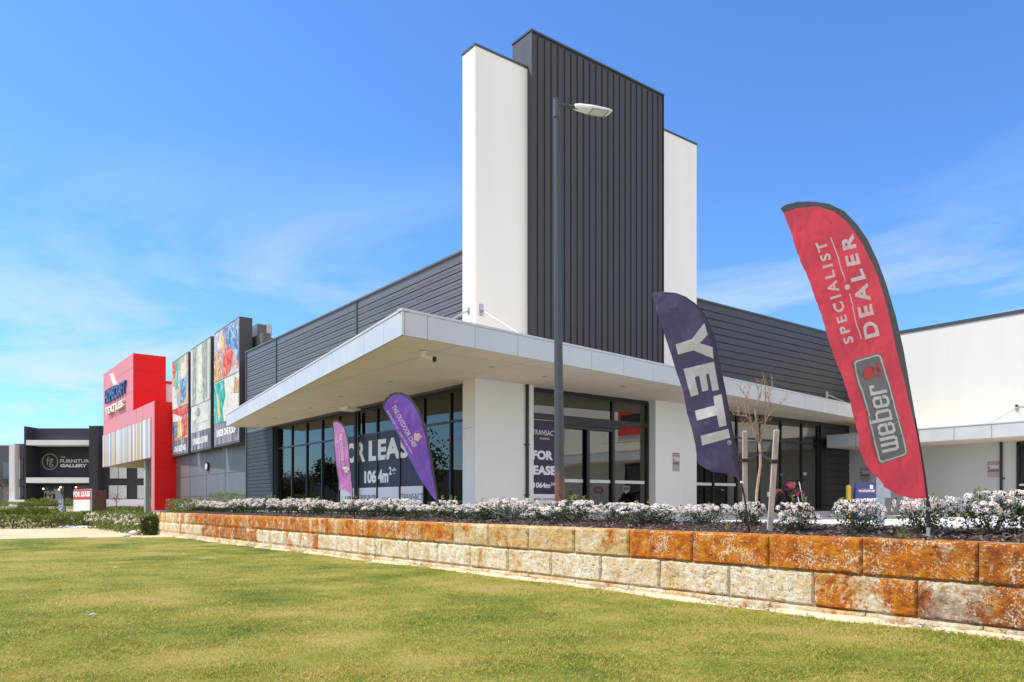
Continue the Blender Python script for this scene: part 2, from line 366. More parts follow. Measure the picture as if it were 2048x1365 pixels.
M['bud'] = leafmat('pink_bud', (.30, .13, .08), (.50, .30, .22), .6, .2)
M['hedge_leaf'] = leafmat('hedge_leaf', (.055, .09, .014), (.21, .25, .045), .5, .4)
M['hedge_light'] = leafmat('hedge_pale_leaf', (.10, .14, .02), (.28, .30, .06), .5, .35)
M['dry_leaf'] = leafmat('dry_leaf', (.22, .10, .03), (.42, .26, .06), .6, .3)
M['tree_leaf'] = leafmat('tree_leaf', (.018, .035, .010), (.06, .085, .025), .5, .2)

def grass_mat():
    m, nt, N, L, P = new_mat('grass_blade'); P.inputs['Roughness'].default_value = .6
    g = N.new('ShaderNodeNewGeometry')
    t = N.new('ShaderNodeTexNoise'); t.inputs['Scale'].default_value = .55; t.inputs['Detail'].default_value = 8; t.inputs['Roughness'].default_value = .68; L.new(g.outputs['Position'], t.inputs['Vector'])
    t3 = N.new('ShaderNodeTexNoise'); t3.inputs['Scale'].default_value = 7; t3.inputs['Detail'].default_value = 5; t3.inputs['Roughness'].default_value = .7; L.new(g.outputs['Position'], t3.inputs['Vector'])
    a0 = N.new('ShaderNodeMix'); a0.data_type = 'FLOAT'; a0.inputs[0].default_value = .48; L.new(t.outputs[0], a0.inputs[2]); L.new(t3.outputs[0], a0.inputs[3])
    ad = N.new('ShaderNodeMix'); ad.data_type = 'FLOAT'; ad.inputs[0].default_value = .25; L.new(a0.outputs[0], ad.inputs[2]); L.new(g.outputs['Random Per Island'], ad.inputs[3])
    r = N.new('ShaderNodeValToRGB'); e = r.color_ramp.elements
    st = [(.36, (.075, .14, .008)), (.45, (.27, .30, .025)), (.54, (.48, .42, .065)), (.64, (.58, .42, .17))]
    while len(e) < len(st): e.new(.5)
    for k, (p, c) in enumerate(st): e[k].position = p; e[k].color = (*c, 1)
    # greener, damper turf close to the wall
    sx = N.new('ShaderNodeSeparateXYZ'); L.new(g.outputs['Position'], sx.inputs[0]); wx = N.new('ShaderNodeMapRange'); wx.inputs[1].default_value = 4.6; wx.inputs[2].default_value = 6.6; wx.inputs[4].default_value = -.055; L.new(sx.outputs[0], wx.inputs[0])
    aw = N.new('ShaderNodeMath'); aw.operation = 'ADD'; L.new(ad.outputs[0], aw.inputs[0]); L.new(wx.outputs[0], aw.inputs[1])
    L.new(aw.outputs[0], r.inputs[0])
    t4 = N.new('ShaderNodeTexNoise'); t4.inputs['Scale'].default_value = 2.6; t4.inputs['Detail'].default_value = 6; t4.inputs['Roughness'].default_value = .75; L.new(g.outputs['Position'], t4.inputs['Vector'])
    m4 = N.new('ShaderNodeMapRange'); m4.inputs[1].default_value = .56; m4.inputs[2].default_value = .68; m4.inputs[4].default_value = .75; L.new(t4.outputs[0], m4.inputs[0])
    b4 = N.new('ShaderNodeMix'); b4.data_type = 'RGBA'; b4.inputs[7].default_value = (.30, .20, .095, 1); L.new(m4.outputs[0], b4.inputs[0]); L.new(r.outputs[0], b4.inputs[6]); r = b4
    L.new(b4.outputs[2], P.inputs['Base Color'])
    tr = N.new('ShaderNodeBsdfTranslucent'); L.new(b4.outputs[2], tr.inputs[0]); ms = N.new('ShaderNodeMixShader'); ms.inputs[0].default_value = .35
    L.new(P.outputs[0], ms.inputs[1]); L.new(tr.outputs[0], ms.inputs[2]); L.new(ms.outputs[0], N['Material Output'].inputs[0])
    return m
M['grass'] = grass_mat()

# ------------------------------------------------------------------ lettering
_tc = {}
def text2d(s, bold=0.0, extrude=0.0, space=1.0):
    k = (s, bold, extrude, space)
    if k in _tc: return _tc[k]
    cu = bpy.data.curves.new('t', 'FONT'); cu.body = s; cu.offset = bold; cu.space_character = space; cu.extrude = extrude; cu.resolution_u = 4
    o = bpy.data.objects.new('t', cu); COL.objects.link(o)
    dg = bpy.context.evaluated_depsgraph_get(); dg.update()
    me = o.evaluated_get(dg).to_mesh()
    v = np.array([tuple(x.co) for x in me.vertices]).reshape(-1, 3); f = [tuple(p.vertices) for p in me.polygons]
    o.evaluated_get(dg).to_mesh_clear(); bpy.data.objects.remove(o); bpy.data.curves.remove(cu)
    lo, hi = v.min(0), v.max(0)
    w = v.copy(); w[:, 0] = (v[:, 0]-lo[0])/(hi[0]-lo[0]); w[:, 1] = (v[:, 1]-lo[1])/(hi[1]-lo[1])
    _tc[k] = (w, f); return w, f
def letters(mb, s, u0, v0, w, h, fn, bold=.02, mi=0, depth=0):
    """text filling the box (u0,v0)-(u0+w,v0+h) of a surface; fn maps (u,v,d) to a point, d = height off the surface"""
    ex = .1 if depth else 0
    vs, fs = text2d(s, bold, ex)
    pts = []
    for p in vs: pts.append(tuple(fn(u0+p[0]*w, v0+p[1]*h, (depth*(p[2]+.1)/.2 if depth else 0))))
    mb.add(pts, fs, mi)

def lines(parent, m, fn, rows, name='lettering'):
    for r_ in rows:
        mb = MB(); letters(mb, *r_[:5], fn, *r_[5:]); mb.build(name, m, parent)

WB = {'w': (.56, [[(0, 1), (0, .16), (.07, .04), (.21, .04), (.28, .16), (.28, 1)], [(.28, .16), (.35, .04), (.49, .04), (.56, .16), (.56, 1)]]),
      'e': (.40, [[(0, .50), (.40, .50), (.40, .84), (.32, .96), (.08, .96), (0, .84), (0, .16), (.08, .04), (.32, .04), (.40, .16), (.40, .30)]]),
      'b': (.40, [[(0, 1.42), (0, .04), (.32, .04), (.40, .16), (.40, .84), (.32, .96), (0, .96)]]),
      'r': (.32, [[(0, 1.0), (0, 0)], [(0, .80), (.10, .96), (.32, .96), (.32, .74)]])}
def wordmark(th=.15, gap=.24):
    """quads (0..1 across the whole word, height in x-heights) of the word drawn with thick strokes"""
    out, x = [], 0
    for ch in 'weber':
        w, st = WB[ch]
        for ln in st:
            for a, b in zip(ln[:-1], ln[1:]):
                a, b = Vector(a), Vector(b); e = (b-a).normalized()*th*.42; n = Vector((-e.y, e.x)).normalized()*th*.5
                out.append([(q.x+x, q.y) for q in (a-e+n, b+e+n, b+e-n, a-e-n)])
        x += w+gap
    W_ = x-gap
    return [[(p[0]/W_, p[1]) for p in q] for q in out]

# ================================================================== THE GROUND
def fwd(x, y): return x*FX + y*FY
def lat(x, y): return x*FY - y*FX
def sheet(name, xs, ys, zf, m, keep=None, kind='structure'):
    mb = MB(); nx, ny = len(xs), len(ys)
    for y in ys:
        for x in xs: mb.v.append((x, y, zf(x, y)))
    for j in range(ny-1):
        for i in range(nx-1):
            if keep and not keep((xs[i]+xs[i+1])/2, (ys[j]+ys[j+1])/2): continue
            mb.f.append([j*nx+i, j*nx+i+1, (j+1)*nx+i+1, (j+1)*nx+i]); mb.m.append(0)
    return tag(mb.build(name, m, smooth=True), kind=kind)
def sstep(a, b, x):
    t = max(0, min(1, (x-a)/(b-a))); return t*t*(3-2*t)
def zground(x, y):
    d = fwd(x, y); l = lat(x, y)
    rise = sstep(44, 66, d)*(1-sstep(-24, -12, l))
    return -.93 + .80*rise
gx = [-900, -500, -250, -150]+list(range(-110, 41, 5))+[80, 200, 500, 900]
gy = [-400, -150, -60]+list(range(-30, 131, 5))+[180, 300, 600, 1200]
sheet('ground', gx, gy, zground, M['far_ground'])
def zlawn(x, y):
    return -.80 - .05*sstep(8, 26, y) + .022*mnoise.noise((x*.35, y*.35, 0)) + .012*mnoise.noise((x*1.7, y*1.7, 3))
sheet('lawn', [x*.5 for x in range(-80, 15)], [y*.5 for y in range(-20, 61)], zlawn, M['lawn'],
      keep=lambda x, y: fwd(x, y) < 27.5+.10*lat(x, y)+.5*mnoise.noise((x*.4, y*.4, 1)))
# bare sandy ground beyond the lawn
sheet('sand_track', [x*.5 for x in range(-80, 16)], [y*.5 for y in range(20, 110)], lambda x, y: -.872+.03*mnoise.noise((x*.3, y*.9, 5))-.0, M['sand'],
      keep=lambda x, y: 22 < fwd(x, y) < 37 and lat(x, y) < -10.5)
# car park behind the retaining wall, its kerb and the path under the canopy
mb = MB(); mb.box(9.75, 31.9, -16, 16.0, -.40, -.12); tag(mb.build('car_park', M['carpark']), kind='structure')
mb = MB(); mb.prism([(9.75, 14.2, -.4), (29.6, 16.05, -.4), (32.3, 16.05, -.4), (32.3, 17.3, -.4), (12.3, 17.3, -.4), (12.3, 36.3, -.4), (9.75, 36.3, -.4)], (0, 0, .41)); tag(mb.build('footpath', M['path']), kind='structure')
mb = MB()
for k in range(7):
    x = 17.2+k*2.2; mb.box(x, x+.1, 9.2, 13.6, -.119, -.116)
mb.box(17.2, 30.5, 13.6, 13.7, -.119, -.116); mb.box(29.0, 29.1, -10, 13.0, -.119, -.116)
tag(mb.build('parking_line', M['yellow_line']), kind='structure')
# garden bed: bark mulch behind the wall
def zmulch(x, y):
    return -.035 + .075*sstep(7.3, 8.1, x)-.06*sstep(9.0, 9.7, x) + .018*mnoise.noise((x*3, y*3, 2)) + .010*mnoise.noise((x*11, y*11, 7))
sheet('mulch_bed', [7.2+i*.05 for i in range(0, 53)], [-3+j*.06 for j in range(0, 590)], zmulch, M['mulch'])
rng = np.random.default_rng(3)
def chips(n):
    mb = MB()
    for i in range(n):
        k = rng.random(); y = -1.5+ (k**1.7)*24; x = 7.27+rng.random()*2.2
        z = zmulch(x, y)+.006+rng.random()*.012; a = rng.random()*6.28; l = .012+.03*rng.random(); w = .004+.007*rng.random()
        c, s = math.cos(a), math.sin(a); t1, t2 = (rng.random(2)-.5)*.03
        mb.add([(x-c*l-s*w, y-s*l+c*w, z-t1), (x-c*l+s*w, y-s*l-c*w, z-t1+t2*.4), (x+c*l+s*w, y+s*l-c*w, z+t1+t2*.4), (x+c*l-s*w, y+s*l+c*w, z+t1)], [(0, 1, 2, 3)])
    return mb
tag(chips(16000).build('bark_chips', M['chips']), kind='stuff')
# brick edging between the mulch and the car park
mb = MB()
for j in range(150):
    y = -4+j*.235; mb.box(9.66, 9.77, y, y+.225, -.2, -.075)
M['edging'] = mat('edging_brick', (.30, .15, .11), .85, var=.25, scale=5)
tag(mb.build('garden_edging', M['edging']), kind='structure')

# ================================================================== RETAINING WALL
def retaining_wall():
    mb = MB(); cols = []
    X = 7.0
    def block(y0, y1, z0, z1, st, ye, br, back=0.0, seed=0):
        near = max(2.0, (y0**2+49)**.5)
        nx = int(max(6, min(64, 430*(y1-y0)/near))); nz = int(max(4, min(24, 430*(z1-z0)/near)))
        b = len(mb.v)
        for j in range(nz+1):
            for i in range(nx+1):
                u, v = i/nx, j/nz
                y = y0+(y1-y0)*u; z = z0+(z1-z0)*v
                e = min(u*(y1-y0), (1-u)*(y1-y0), v*(z1-z0), (1-v)*(z1-z0))
                rd = .022*(1-min(1, e/.028))**2
                n = .012*mnoise.noise((y*5, z*5, seed))+.010*mnoise.noise((y*14, z*14, seed+9))+.006*mnoise.noise((y*33, z*33, seed+4))-.016*max(0, mnoise.noise((y*19, z*24, seed+2))-.18)*(1 if c else .6)
                wob = .008*mnoise.noise((y*7, z*3, seed+20)) if (v in (0, 1)) else 0
                mb.v.append((X+back+rd-n-.004, y, z+wob)); cols.append((st, ye, br, 1))
        for j in range(nz):
            for i in range(nx):
                a = b+j*(nx+1)+i; mb.f.append([a, a+nx+1, a+nx+2, a+1]); mb.m.append(0)
        # top, bottom and end faces run back from the front grid
        def strip(ids, dx):
            c = len(mb.v)
            for k in ids: x, y, z = mb.v[k]; mb.v.append((X+.36, y, z)); cols.append((st*.7, ye, br, 1))
            for q in range(len(ids)-1): mb.f.append([ids[q], ids[q+1], c+q+1, c+q]); mb.m.append(0)
        strip([b+i for i in range(nx+1)], 0); strip([b+nz*(nx+1)+i for i in range(nx, -1, -1)], 0)
        strip([b+j*(nx+1) for j in range(nz, -1, -1)], 0); strip([b+j*(nx+1)+nx for j in range(nz+1)], 0)
    rnd = random.Random(5)
    def top_style(y):
        if y < 2.7: return .66, .5, .3
        if y < 3.7: return .80, .4, .25
        if y < 6.7: return .88, .35, .0
        if y < 10.6: return .24+.08*rnd.random(), 1.0, 0
        if y < 12.5: return .46, .9, 0
        if y < 15: return .60, .7, 0
        if y < 16.5: return .52, 1.0, 0
        if y < 20.6: return .74, .5, .15
        if y < 23: return .58, .7, .1
        if y < 27: return .68, .6, .35
        return .38, .6, 0
    def low_style(y):
        if y < 3.1: return .28, .3, .55
        if y < 4.1: return .36, .3, .12
        if y < 8: return .16, .2, 0
        if y < 10: return .20, .45, 0
        if y < 16: return .12, .3, 0
        if y < 17.6: return .45, .2, .3
        if y < 20: return .22, .2, 0
        if y < 25: return .55, .3, .55
        return .22, .5, 0
    for c, (z1, h, y_) in enumerate(((-.02, .342, 2.645), (-.368, .342, 3.14), (-.716, .30, 2.6))):
        y = y_-5
        while y < 31.0:
            L = 1.0
            y1 = min(y+L, 31.25)
            mid = (y+y1)/2
            st = top_style(mid) if c == 0 else low_style(mid)
            if c == 2: st = (.14, .6, .1)
            st = tuple(max(0, q+rnd.uniform(-.05, .05)) if q else 0 for q in st)
            block(y+.005, y1-.005, z1-h+.003, z1, *st, back=(.0, .006, -.035)[c]+rnd.uniform(-.004, .004), seed=rnd.random()*50)
            y = y1
    # mortar core and the return at the far end
    n0 = len(mb.v); mb.box(7.035, 7.34, -3, 31.2, -1.2, -.03); mb.box(7.0, 7.9, 31.2, 31.55, -1.2, -.02)
    cols.extend([(.32, .8, 0, 1)]*(len(mb.v)-n0))
    o = mb.build('retaining_wall', M['lime'], smooth=False)
    ca = o.data.color_attributes.new('stain', 'FLOAT_COLOR', 'POINT')
    ca.data.foreach_set('color', [q for c in cols for q in c])
    return tag(o, 'long low retaining wall of rust-stained limestone blocks along the lawn', 'retaining wall')
rw = retaining_wall()
mb = MB(); mb.box(7.02, 7.6, 30.6, 31.5, -.018, .05); mb.build('capping_slab', M['limecap'], rw)

# ================================================================== THE CORNER SHOP
shop = thing('corner_shop', 'empty charcoal and white corner showroom with a tall ribbed tower and wide canopy', 'shop', (12.2, 17.0, 0))
SL = (11.95, 21.4)
mb = MB()       # white portal: two piers and the tall slab above them, one rendered element
mb.prism([(11.95, 17.05, 0), (14.02, 17.05, 0), (14.02, 17.05, 3.9), (19.27, 17.05, 3.9), (19.27, 17.05, 0), (21.4, 17.05, 0), (21.4, 17.05, 12.85), (11.95, 17.05, 12.85)], (0, .61, 0))
portal = mb.build('white_portal', M['white_render'], shop)
mb = MB(); mb.box(11.93, 21.42, 17.03, 17.68, 12.853, 12.915); mb.build('coping', M['charcoal_flash'], portal)
mb = MB()       # panel joints on the sunny edge
mb.box(11.948, 11.952, 17.22, 17.227, 4.2, 12.8)
for z in (5.1, 7.0, 9.1, 11.9): mb.box(11.947, 11.951, 17.1, 17.6, z, z+.012)
for z in (2.4,): mb.box(11.947, 11.951, 17.2, 17.66, z, z+.012)
mb.build('panel_joint', M['grey_plastic'], portal)
mb = MB()       # dark tower with standing seams
mb.box(13.79, 19.46, 16.90, 17.75, 3.95, 13.87)
for k in range(1, 22):
    x = 13.79+k*.2585; mb.box(x-.009, x+.009, 16.862, 16.903, 3.9, 13.80)
mb.box(13.785, 13.80, 16.85, 16.9, 3.9, 13.87); mb.box(19.445, 19.465, 16.85, 16.9, 3.9, 13.87)
tower = mb.build('ribbed_tower', M['charcoal'], shop)
mb = MB(); mb.box(13.77, 19.48, 16.85, 17.77, 13.872, 13.925); mb.build('coping', M['charcoal_flash'], tower)

def cladding(name, axis, fixed, a, b, z0, z1, m, pitch=.226, first=.29, parent=None, out=-1, mid=True):
    """long weatherboards: every board a flat face, a thin step and a deep shadow groove; axis 'y' faces -X, axis 'x' faces -Y"""
    prof = [(0, z1)]
    z = z1-first
    while z > z0+.05:
        prof += [(0, z+.018), (-.045, z+.016), (-.045, z-.012), (0, z-.016)]
        if mid and z-pitch > z0:
            zm = z-pitch*.52; prof += [(0, zm+.012), (-.012, zm), (.004, zm-.014), (0, zm-.03)]
        z -= pitch
    prof.append((0, z0))
    mb = MB()
    for i in range(len(prof)-1):
        (d0, za), (d1, zb) = prof[i], prof[i+1]
        def p(d, s, zz):
            q = fixed - out*d*-1 if False else fixed + out*d
            return (q, s, zz) if axis == 'y' else (s, q, zz)
        mb.add([p(d0, a, za), p(d0, b, za), p(d1, b, zb), p(d1, a, zb)], [(0, 1, 2, 3)])
    if axis == 'y': mb.box(fixed+.06, fixed+.3, a, b, z0, z1-.01)
    else: mb.box(a, b, fixed+.06, fixed+.3, z0, z1-.01)
    return mb.build(name, m, parent)
cl = cladding('side_cladding', 'y', 12.2, 17.66, 36.4, 3.70, 7.50, M['charcoal_left'], parent=shop)
mb = MB(); mb.box(12.15, 12.52, 17.66, 36.43, 7.503, 7.56); mb.build('coping', M['charcoal_left'], cl)
for y, z in ((24.73, 3.78), (32.5, 3.78), (36.37, 0)):
    mb = MB(); mb.box(12.165, 12.20, y-.05, y+.05, z, 7.50); mb.build('joint_cover', M['bb_case'], cl)
lw = cladding('lower_cladding', 'y', 12.2, 32.95, 36.4, -.3, 3.70, M['charcoal'], pitch=.17, first=.1, parent=shop)  # canopy shade put in by using the darker charcoal copy
cr_ = cladding('front_cladding', 'x', 17.15, 21.4, 32.396, 3.95, 7.48, M['charcoal'], pitch=.258, first=.28, parent=shop, mid=False)
mb = MB(); mb.box(21.4, 32.42, 17.11, 17.5, 7.483, 7.55); mb.build('coping', M['charcoal_flash'], cr_)
mb = MB(); mb.box(12.5, 32.4, 17.45, 36.2, 7.1, 7.3); mb.build('roof', M['grey_hall'], shop)
# canopy with flaring edges
C0, C1, C2, C3 = Vector((7.69, 13.55)), Vector((32.4, 15.91)), Vector((10.65, 34.4)), Vector((12.2, 34.0))
mb = MB()
mb.prism([(C0.x+.03, C0.y+.03, 3.75), (C1.x, C1.y+.03, 3.75), (32.4, 17.62, 3.75), (12.62, 17.62, 3.75), (12.62, 34.0, 3.75), (C2.x+.03, C2.y, 3.75)], (0, 0, .42))
m_, nt, N, L, P = new_mat('soffit_sheet'); P.inputs['Roughness'].default_value = .85; P.inputs['Specular IOR Level'].default_value = .2
g = N.new('ShaderNodeNewGeometry'); br = N.new('ShaderNodeTexBrick'); br.inputs['Scale'].default_value = 1; br.offset = 0
br.inputs['Brick Width'].default_value = 2.4; br.inputs['Row Height'].default_value = 3.0; br.inputs['Mortar Size'].default_value = .012; br.inputs['Mortar Smooth'].default_value = .1
br.inputs['Color1'].default_value = (.80, .69, .53, 1); br.inputs['Color2'].default_value = (.78, .67, .515, 1); br.inputs['Mortar'].default_value = (.46, .42, .35, 1)
mpn = N.new('ShaderNodeMapping'); mpn.inputs['Location'].default_value = (.4, .3, 0); L.new(g.outputs['Position'], mpn.inputs[0]); L.new(mpn.outputs[0], br.inputs['Vector'])
ns = N.new('ShaderNodeTexNoise'); ns.inputs['Scale'].default_value = .7; ns.inputs['Detail'].default_value = 6; L.new(g.outputs['Position'], ns.inputs['Vector'])
mr = N.new('ShaderNodeMapRange'); mr.inputs[1].default_value = .3; mr.inputs[2].default_value = .7; mr.inputs[3].default_value = .94; mr.inputs[4].default_value = 1.04; L.new(ns.outputs[0], mr.inputs[0])
vm = N.new('ShaderNodeVectorMath'); vm.operation = 'SCALE'; L.new(br.outputs[0], vm.inputs[0]); L.new(mr.outputs[0], vm.inputs['Scale']); L.new(vm.outputs[0], P.inputs['Base Color'])
M['soffit'] = m_
canopy = mb.build('canopy', M['soffit'], shop)
def fascia(A, B, first, step, name, flip):
    mb = MB(); d = (B-A); n = d.length; d.normalize(); s = [0, first]
    while s[-1]+step < n: s.append(s[-1]+step)
    s.append(n)
    for i in range(len(s)-1):
        a = A+d*(s[i]+(.005 if i else 0)); b = A+d*(s[i+1]-.005)
        if b.x-a.x+b.y-a.y < .02: continue
        mb.wallseg(a, b, .05*flip, 3.738, 4.225)
    o = mb.build(name, M['fascia'], canopy, bevel=.004)
    g = MB(); nn = Vector((-d.y, d.x))*flip; g.wallseg(A+nn*.012+d*.01, B+nn*.012, .05*flip, 3.745, 4.22); g.build('fascia_backing', M['fascia_gap'], canopy)
    f = MB(); f.wallseg(A-nn*.012-d*.012, B-nn*.012, .16*flip, 4.228, 4.285); f.build('edge_flashing', M['fascia'], canopy, bevel=.006)
fascia(C0, C1, .64, 1.305, 'front_fascia', 1)
fascia(C0, C2, 1.1, 1.27, 'side_fascia', -1)
mb = MB(); mb.wallseg(C2, C3, .05, 3.738, 4.225); mb.build('end_fascia', M['fascia'], canopy)
for (x, y) in ((11.3, 15.4), (13.3, 15.7), (16.2, 15.6), (19.6, 16.0), (22.6, 16.1), (26.5, 16.4), (10.4, 19), (10.6, 22.6), (11, 26), (11.2, 30)):
    mb = MB(); mb.tube([(x, y, 3.752), (x, y, 3.741)], [.075, .075], 16); mb.build('downlight', M['grey_plastic'], canopy)
# tie rods holding the canopy
def tie(p, q, parent, plate):
    mb = MB(); mb.tube([p, q], .018, 8); v = (Vector(q)-Vector(p)).normalized()
    mb.tube([Vector(p), Vector(p)+v*.26], .028, 8); mb.add(*plate)
    return mb.build('tie_rod', M['steel'], parent)
def boxvf(x0, x1, y0, y1, z0, z1):
    t = MB(); t.box(x0, x1, y0, y1, z0, z1); return t.v, t.f
tie((12.15, 17.0, 5.62), (12.55, 14.8, 4.25), shop, boxvf(12.09, 12.21, 17.02, 17.053, 5.48, 5.80))
tie((11.92, 17.35, 5.65), (9.5, 17.35, 4.25), shop, boxvf(11.92, 11.953, 17.30, 17.40, 5.56, 5.74))
tie((30.0, 17.06, 4.88), (30.5, 16.0, 4.25), shop, boxvf(29.92, 30.08, 17.10, 17.15, 4.76, 5.02))
# downpipes
mb = MB(); mb.tube([(13.75, 17.0, .0), (13.75, 17.0, 3.74)], .048, 12)
for z in (.55, 2.0): mb.box(13.66, 13.84, 17.0, 17.05, z, z+.03)
mb.build('downpipe', M['downpipe'], shop)
mb = MB(); mb.tube([(12.28, 25.0, .0), (12.28, 25.0, 3.6)], .06, 12); mb.build('downpipe', M['downpipe'], shop)
mb = MB(); mb.box(11.85, 12.42, 24.75, 25.5, 3.66, 3.752); mb.build('rainwater_box', M['white_side'], shop)
# shopfront glazing
def shopfront(axis, fixed, posts, z0, z1, zt, w=.05, zt_h=.12, gl='glass'):
    fr = MB(); lo, hi = min(posts), max(posts)
    def bx(mb, a, b, c, d, e=.06, o=0):
        if axis == 'y': mb.box(fixed-e+o, fixed+e+o, a, b, c, d)
        else: mb.box(a, b, fixed-e+o, fixed+e+o, c, d)
    for p in posts: bx(fr, p-w/2, p+w/2, z0, z1)
    bx(fr, lo, hi, z1-.07, z1+.10, .063); bx(fr, lo, hi, z0-.02, z0+.09, .063); bx(fr, lo, hi, zt-zt_h/2, zt+zt_h/2, .055)
    f = fr.build('window_frame', M['black_frame'], shop)
    ps = sorted(posts)
    for a, b in zip(ps[:-1], ps[1:]):
        g = MB(); bx(g, a+w/2, b-w/2, z0+.09, z1-.07, .006); g.build('glass_pane', M[gl], f)
    return f
lf = shopfront('y', 12.45, [32.91, 31.27, 29.7, 28.18, 26.64, 25.06, 23.61, 22.03, 20.51, 18.99, 17.70], .02, 3.68, 2.75, w=.075, zt_h=.06)
ff = shopfront('x', 17.4, [14.06, 17.58, 19.22], .02, 3.68, 2.92, w=.10, zt_h=.17, gl='glass_front')
f2 = shopfront('x', 17.4, [21.42, 22.74, 24.16, 25.59, 27.04, 28.53, 29.95], .02, 3.68, 2.80, w=.07, zt_h=.06, gl='glass_front')
mb = MB(); mb.box(29.92, 30.30, 17.32, 17.5, 0, 3.72); mb.box(29.70, 29.74, 17.33, 17.38, .1, 3.6); mb.build('corner_post', M['black_frame'], f2)
# sliding doors set just in front of the front glazing
for (a, b, y) in ((15.30, 16.48, 17.30), (16.40, 17.62, 17.33)):
    d = MB(); 
    for q in (a, b-.11): d.box(q, q+.11, y-.022, y+.022, .03, 2.72)
    d.box(a+.11, b-.11, y-.022, y+.022, .03, .15); d.box(a+.11, b-.11, y-.022, y+.022, 2.62, 2.72)
    dr = d.build('sliding_door', M['black_frame'], shop)
mb = MB(); mb.box(15.2, 17.9, 17.24, 17.37, 2.725, 2.84); mb.build('door_track', M['black_frame'], shop)
for (a, b) in ((15.45, 16.28), (16.52, 17.48), (17.68, 19.1), (21.5, 22.66), (22.84, 24.1)):
    mb = MB(); mb.box(a, b, 17.381, 17.385, .97, 1.07); mb.build('safety_strip', M['film'], shop)
def zone_badges():
    mb = MB(); y = 17.386
    c = (16.98, .74); pts = [(-.26, 0), (-.14, .13), (.14, .13), (.26, 0), (.14, -.13), (-.14, -.13)]
    mb.prism([(c[0]+a, y, c[1]+b) for a, b in pts], (0, -.003, 0), 0)
    mb.prism([(c[0]+a*.82, y-.004, c[1]+b*.8) for a, b in pts], (0, -.002, 0), 1)
    mb.prism([(c[0]+a*.4, y-.007, c[1]+b*.35) for a, b in pts], (0, -.002, 0), 0)
    mb.build('door_sticker', [M['stk_red'], M['black_frame']], shop); mb = MB()
    c = (18.22, .80); pts = [(-.17, .10), (.17, .10), (.17, -.06), (0, -.17), (-.17, -.06)]
    mb.prism([(c[0]+a, y, c[1]+b) for a, b in pts], (0, -.003, 0), 2)
    mb.box(c[0]-.11, c[0]+.11, y-.005, y-.004, c[1]-.04, c[1]+.05, 3)
    return mb.build('door_sticker', [M['stk_red'], M['black_frame'], M['stk_grey'], M['ink_dark']], shop)
zone_badges()
# dark board wall at the inner corner and the room behind the glass
cw = cladding('inner_cladding', 'x', 17.42, 30.3, 32.4, -.12, 3.75, M['charcoal'], pitch=.30, first=.2, parent=shop, mid=False)
mb = MB(); mb.add([(12.52, 17.5, .012), (32.3, 17.5, .012), (32.3, 36, .012), (12.52, 36, .012)], [(0, 1, 2, 3)], 0)
mb.add([(12.52, 17.5, 3.73), (32.3, 17.5, 3.73), (32.3, 36, 3.73), (12.52, 36, 3.73)], [(3, 2, 1, 0)], 1)
mb.add([(32.3, 17.5, 0), (32.3, 36, 0), (32.3, 36, 3.7), (32.3, 17.5, 3.7)], [(0, 1, 2, 3)], 1)
mb.add([(12.52, 36, 0), (32.3, 36, 0), (32.3, 36, 3.7), (12.52, 36, 3.7)], [(3, 2, 1, 0)], 1)
mb.add([(20.4, 17.7, 0), (20.4, 29, 0), (20.4, 29, 3.7), (20.4, 17.7, 3.7)], [(0, 1, 2, 3)], 1)
mb.build('interior', [M['interior_floor'], M['interior']], shop)
mb = MB(); mb.box(16.6, 17.15, 18.6, 18.66, 3.1, 3.38, 0); mb.box(16.63, 17.12, 18.585, 18.6, 3.13, 3.35, 1)
mb.build('exit_sign', [M['white_plastic'], mat('exit_panel', (.42, .50, .44), .5)], shop)

# posters stuck on the glass
pt = thing('window_poster', 'big navy leasing poster across the side windows, between the pink and purple flags', 'poster', (12.43, 24, .1))
fnL = lambda u, v, d: (12.372-d, 26.6-u, v)       # faces the lawn: the reader's right is towards -Y
bays = [26.6, 25.06, 23.61, 22.03, 20.52]
mb = MB()
for a, b in zip(bays[:-1], bays[1:]):
    mb.box(12.424, 12.430, b+.04, a-.04, .88, 2.70, 0); mb.box(12.424, 12.430, b+.04, a-.04, .10, .876, 1)
mb.build('sheet', [M['poster_navy'], M['poster_white']], pt)
fnL = lambda u, v, d: (12.420-d, 26.6-u, v)
lines(pt, M['ink_white'], fnL, [('FOR', 0.15, 1.80, 1.93, .73, .045), ('LEASE', 2.35, 1.80, 3.45, .73, .045), ('106', 2.02, 1.03, .90, .46, .05), ('4m', 3.04, 1.03, .74, .46, .05), ('2', 3.82, 1.28, .18, .28, .04), ('*', 4.05, 1.26, .26, .26, .03)])
lines(pt, M['ink_dark'], fnL, [('EDMONDS', .62, .46, .78, .13, .02), ('GEOFF FRASER', 1.66, .46, 1.22, .16, .02), ('TRANSACT', 4.63, .42, 1.40, .22, .0), ('CAPITAL', 5.0, .25, .62, .08, .0)], 'small_print')
pt2 = thing('window_poster', 'narrow navy leasing poster on the entrance glass behind the lamp post', 'poster', (14.7, 17.38, .1))
mb = MB(); mb.box(14.11, 15.22, 17.376, 17.384, .60, 2.80, 0); mb.box(14.11, 15.22, 17.376, 17.384, .12, .597, 1); mb.build('sheet', [M['poster_navy'], M['poster_white']], pt2)
fnF = lambda u, v, d: (14.0+u, 17.372-d, v)
lines(pt2, M['ink_white'], fnF, [('TRANSACT', .24, 2.36, .93, .15, .0), ('CAPITAL', .52, 2.23, .40, .055, .01), ('FOR', .24, 1.62, .80, .28, .05), ('LEASE', .06, 1.17, 1.10, .28, .05), ('1064m', .28, .78, .66, .17, .04), ('2', .96, .86, .07, .09, .03), ('*', 1.04, .86, .08, .09, .02)])
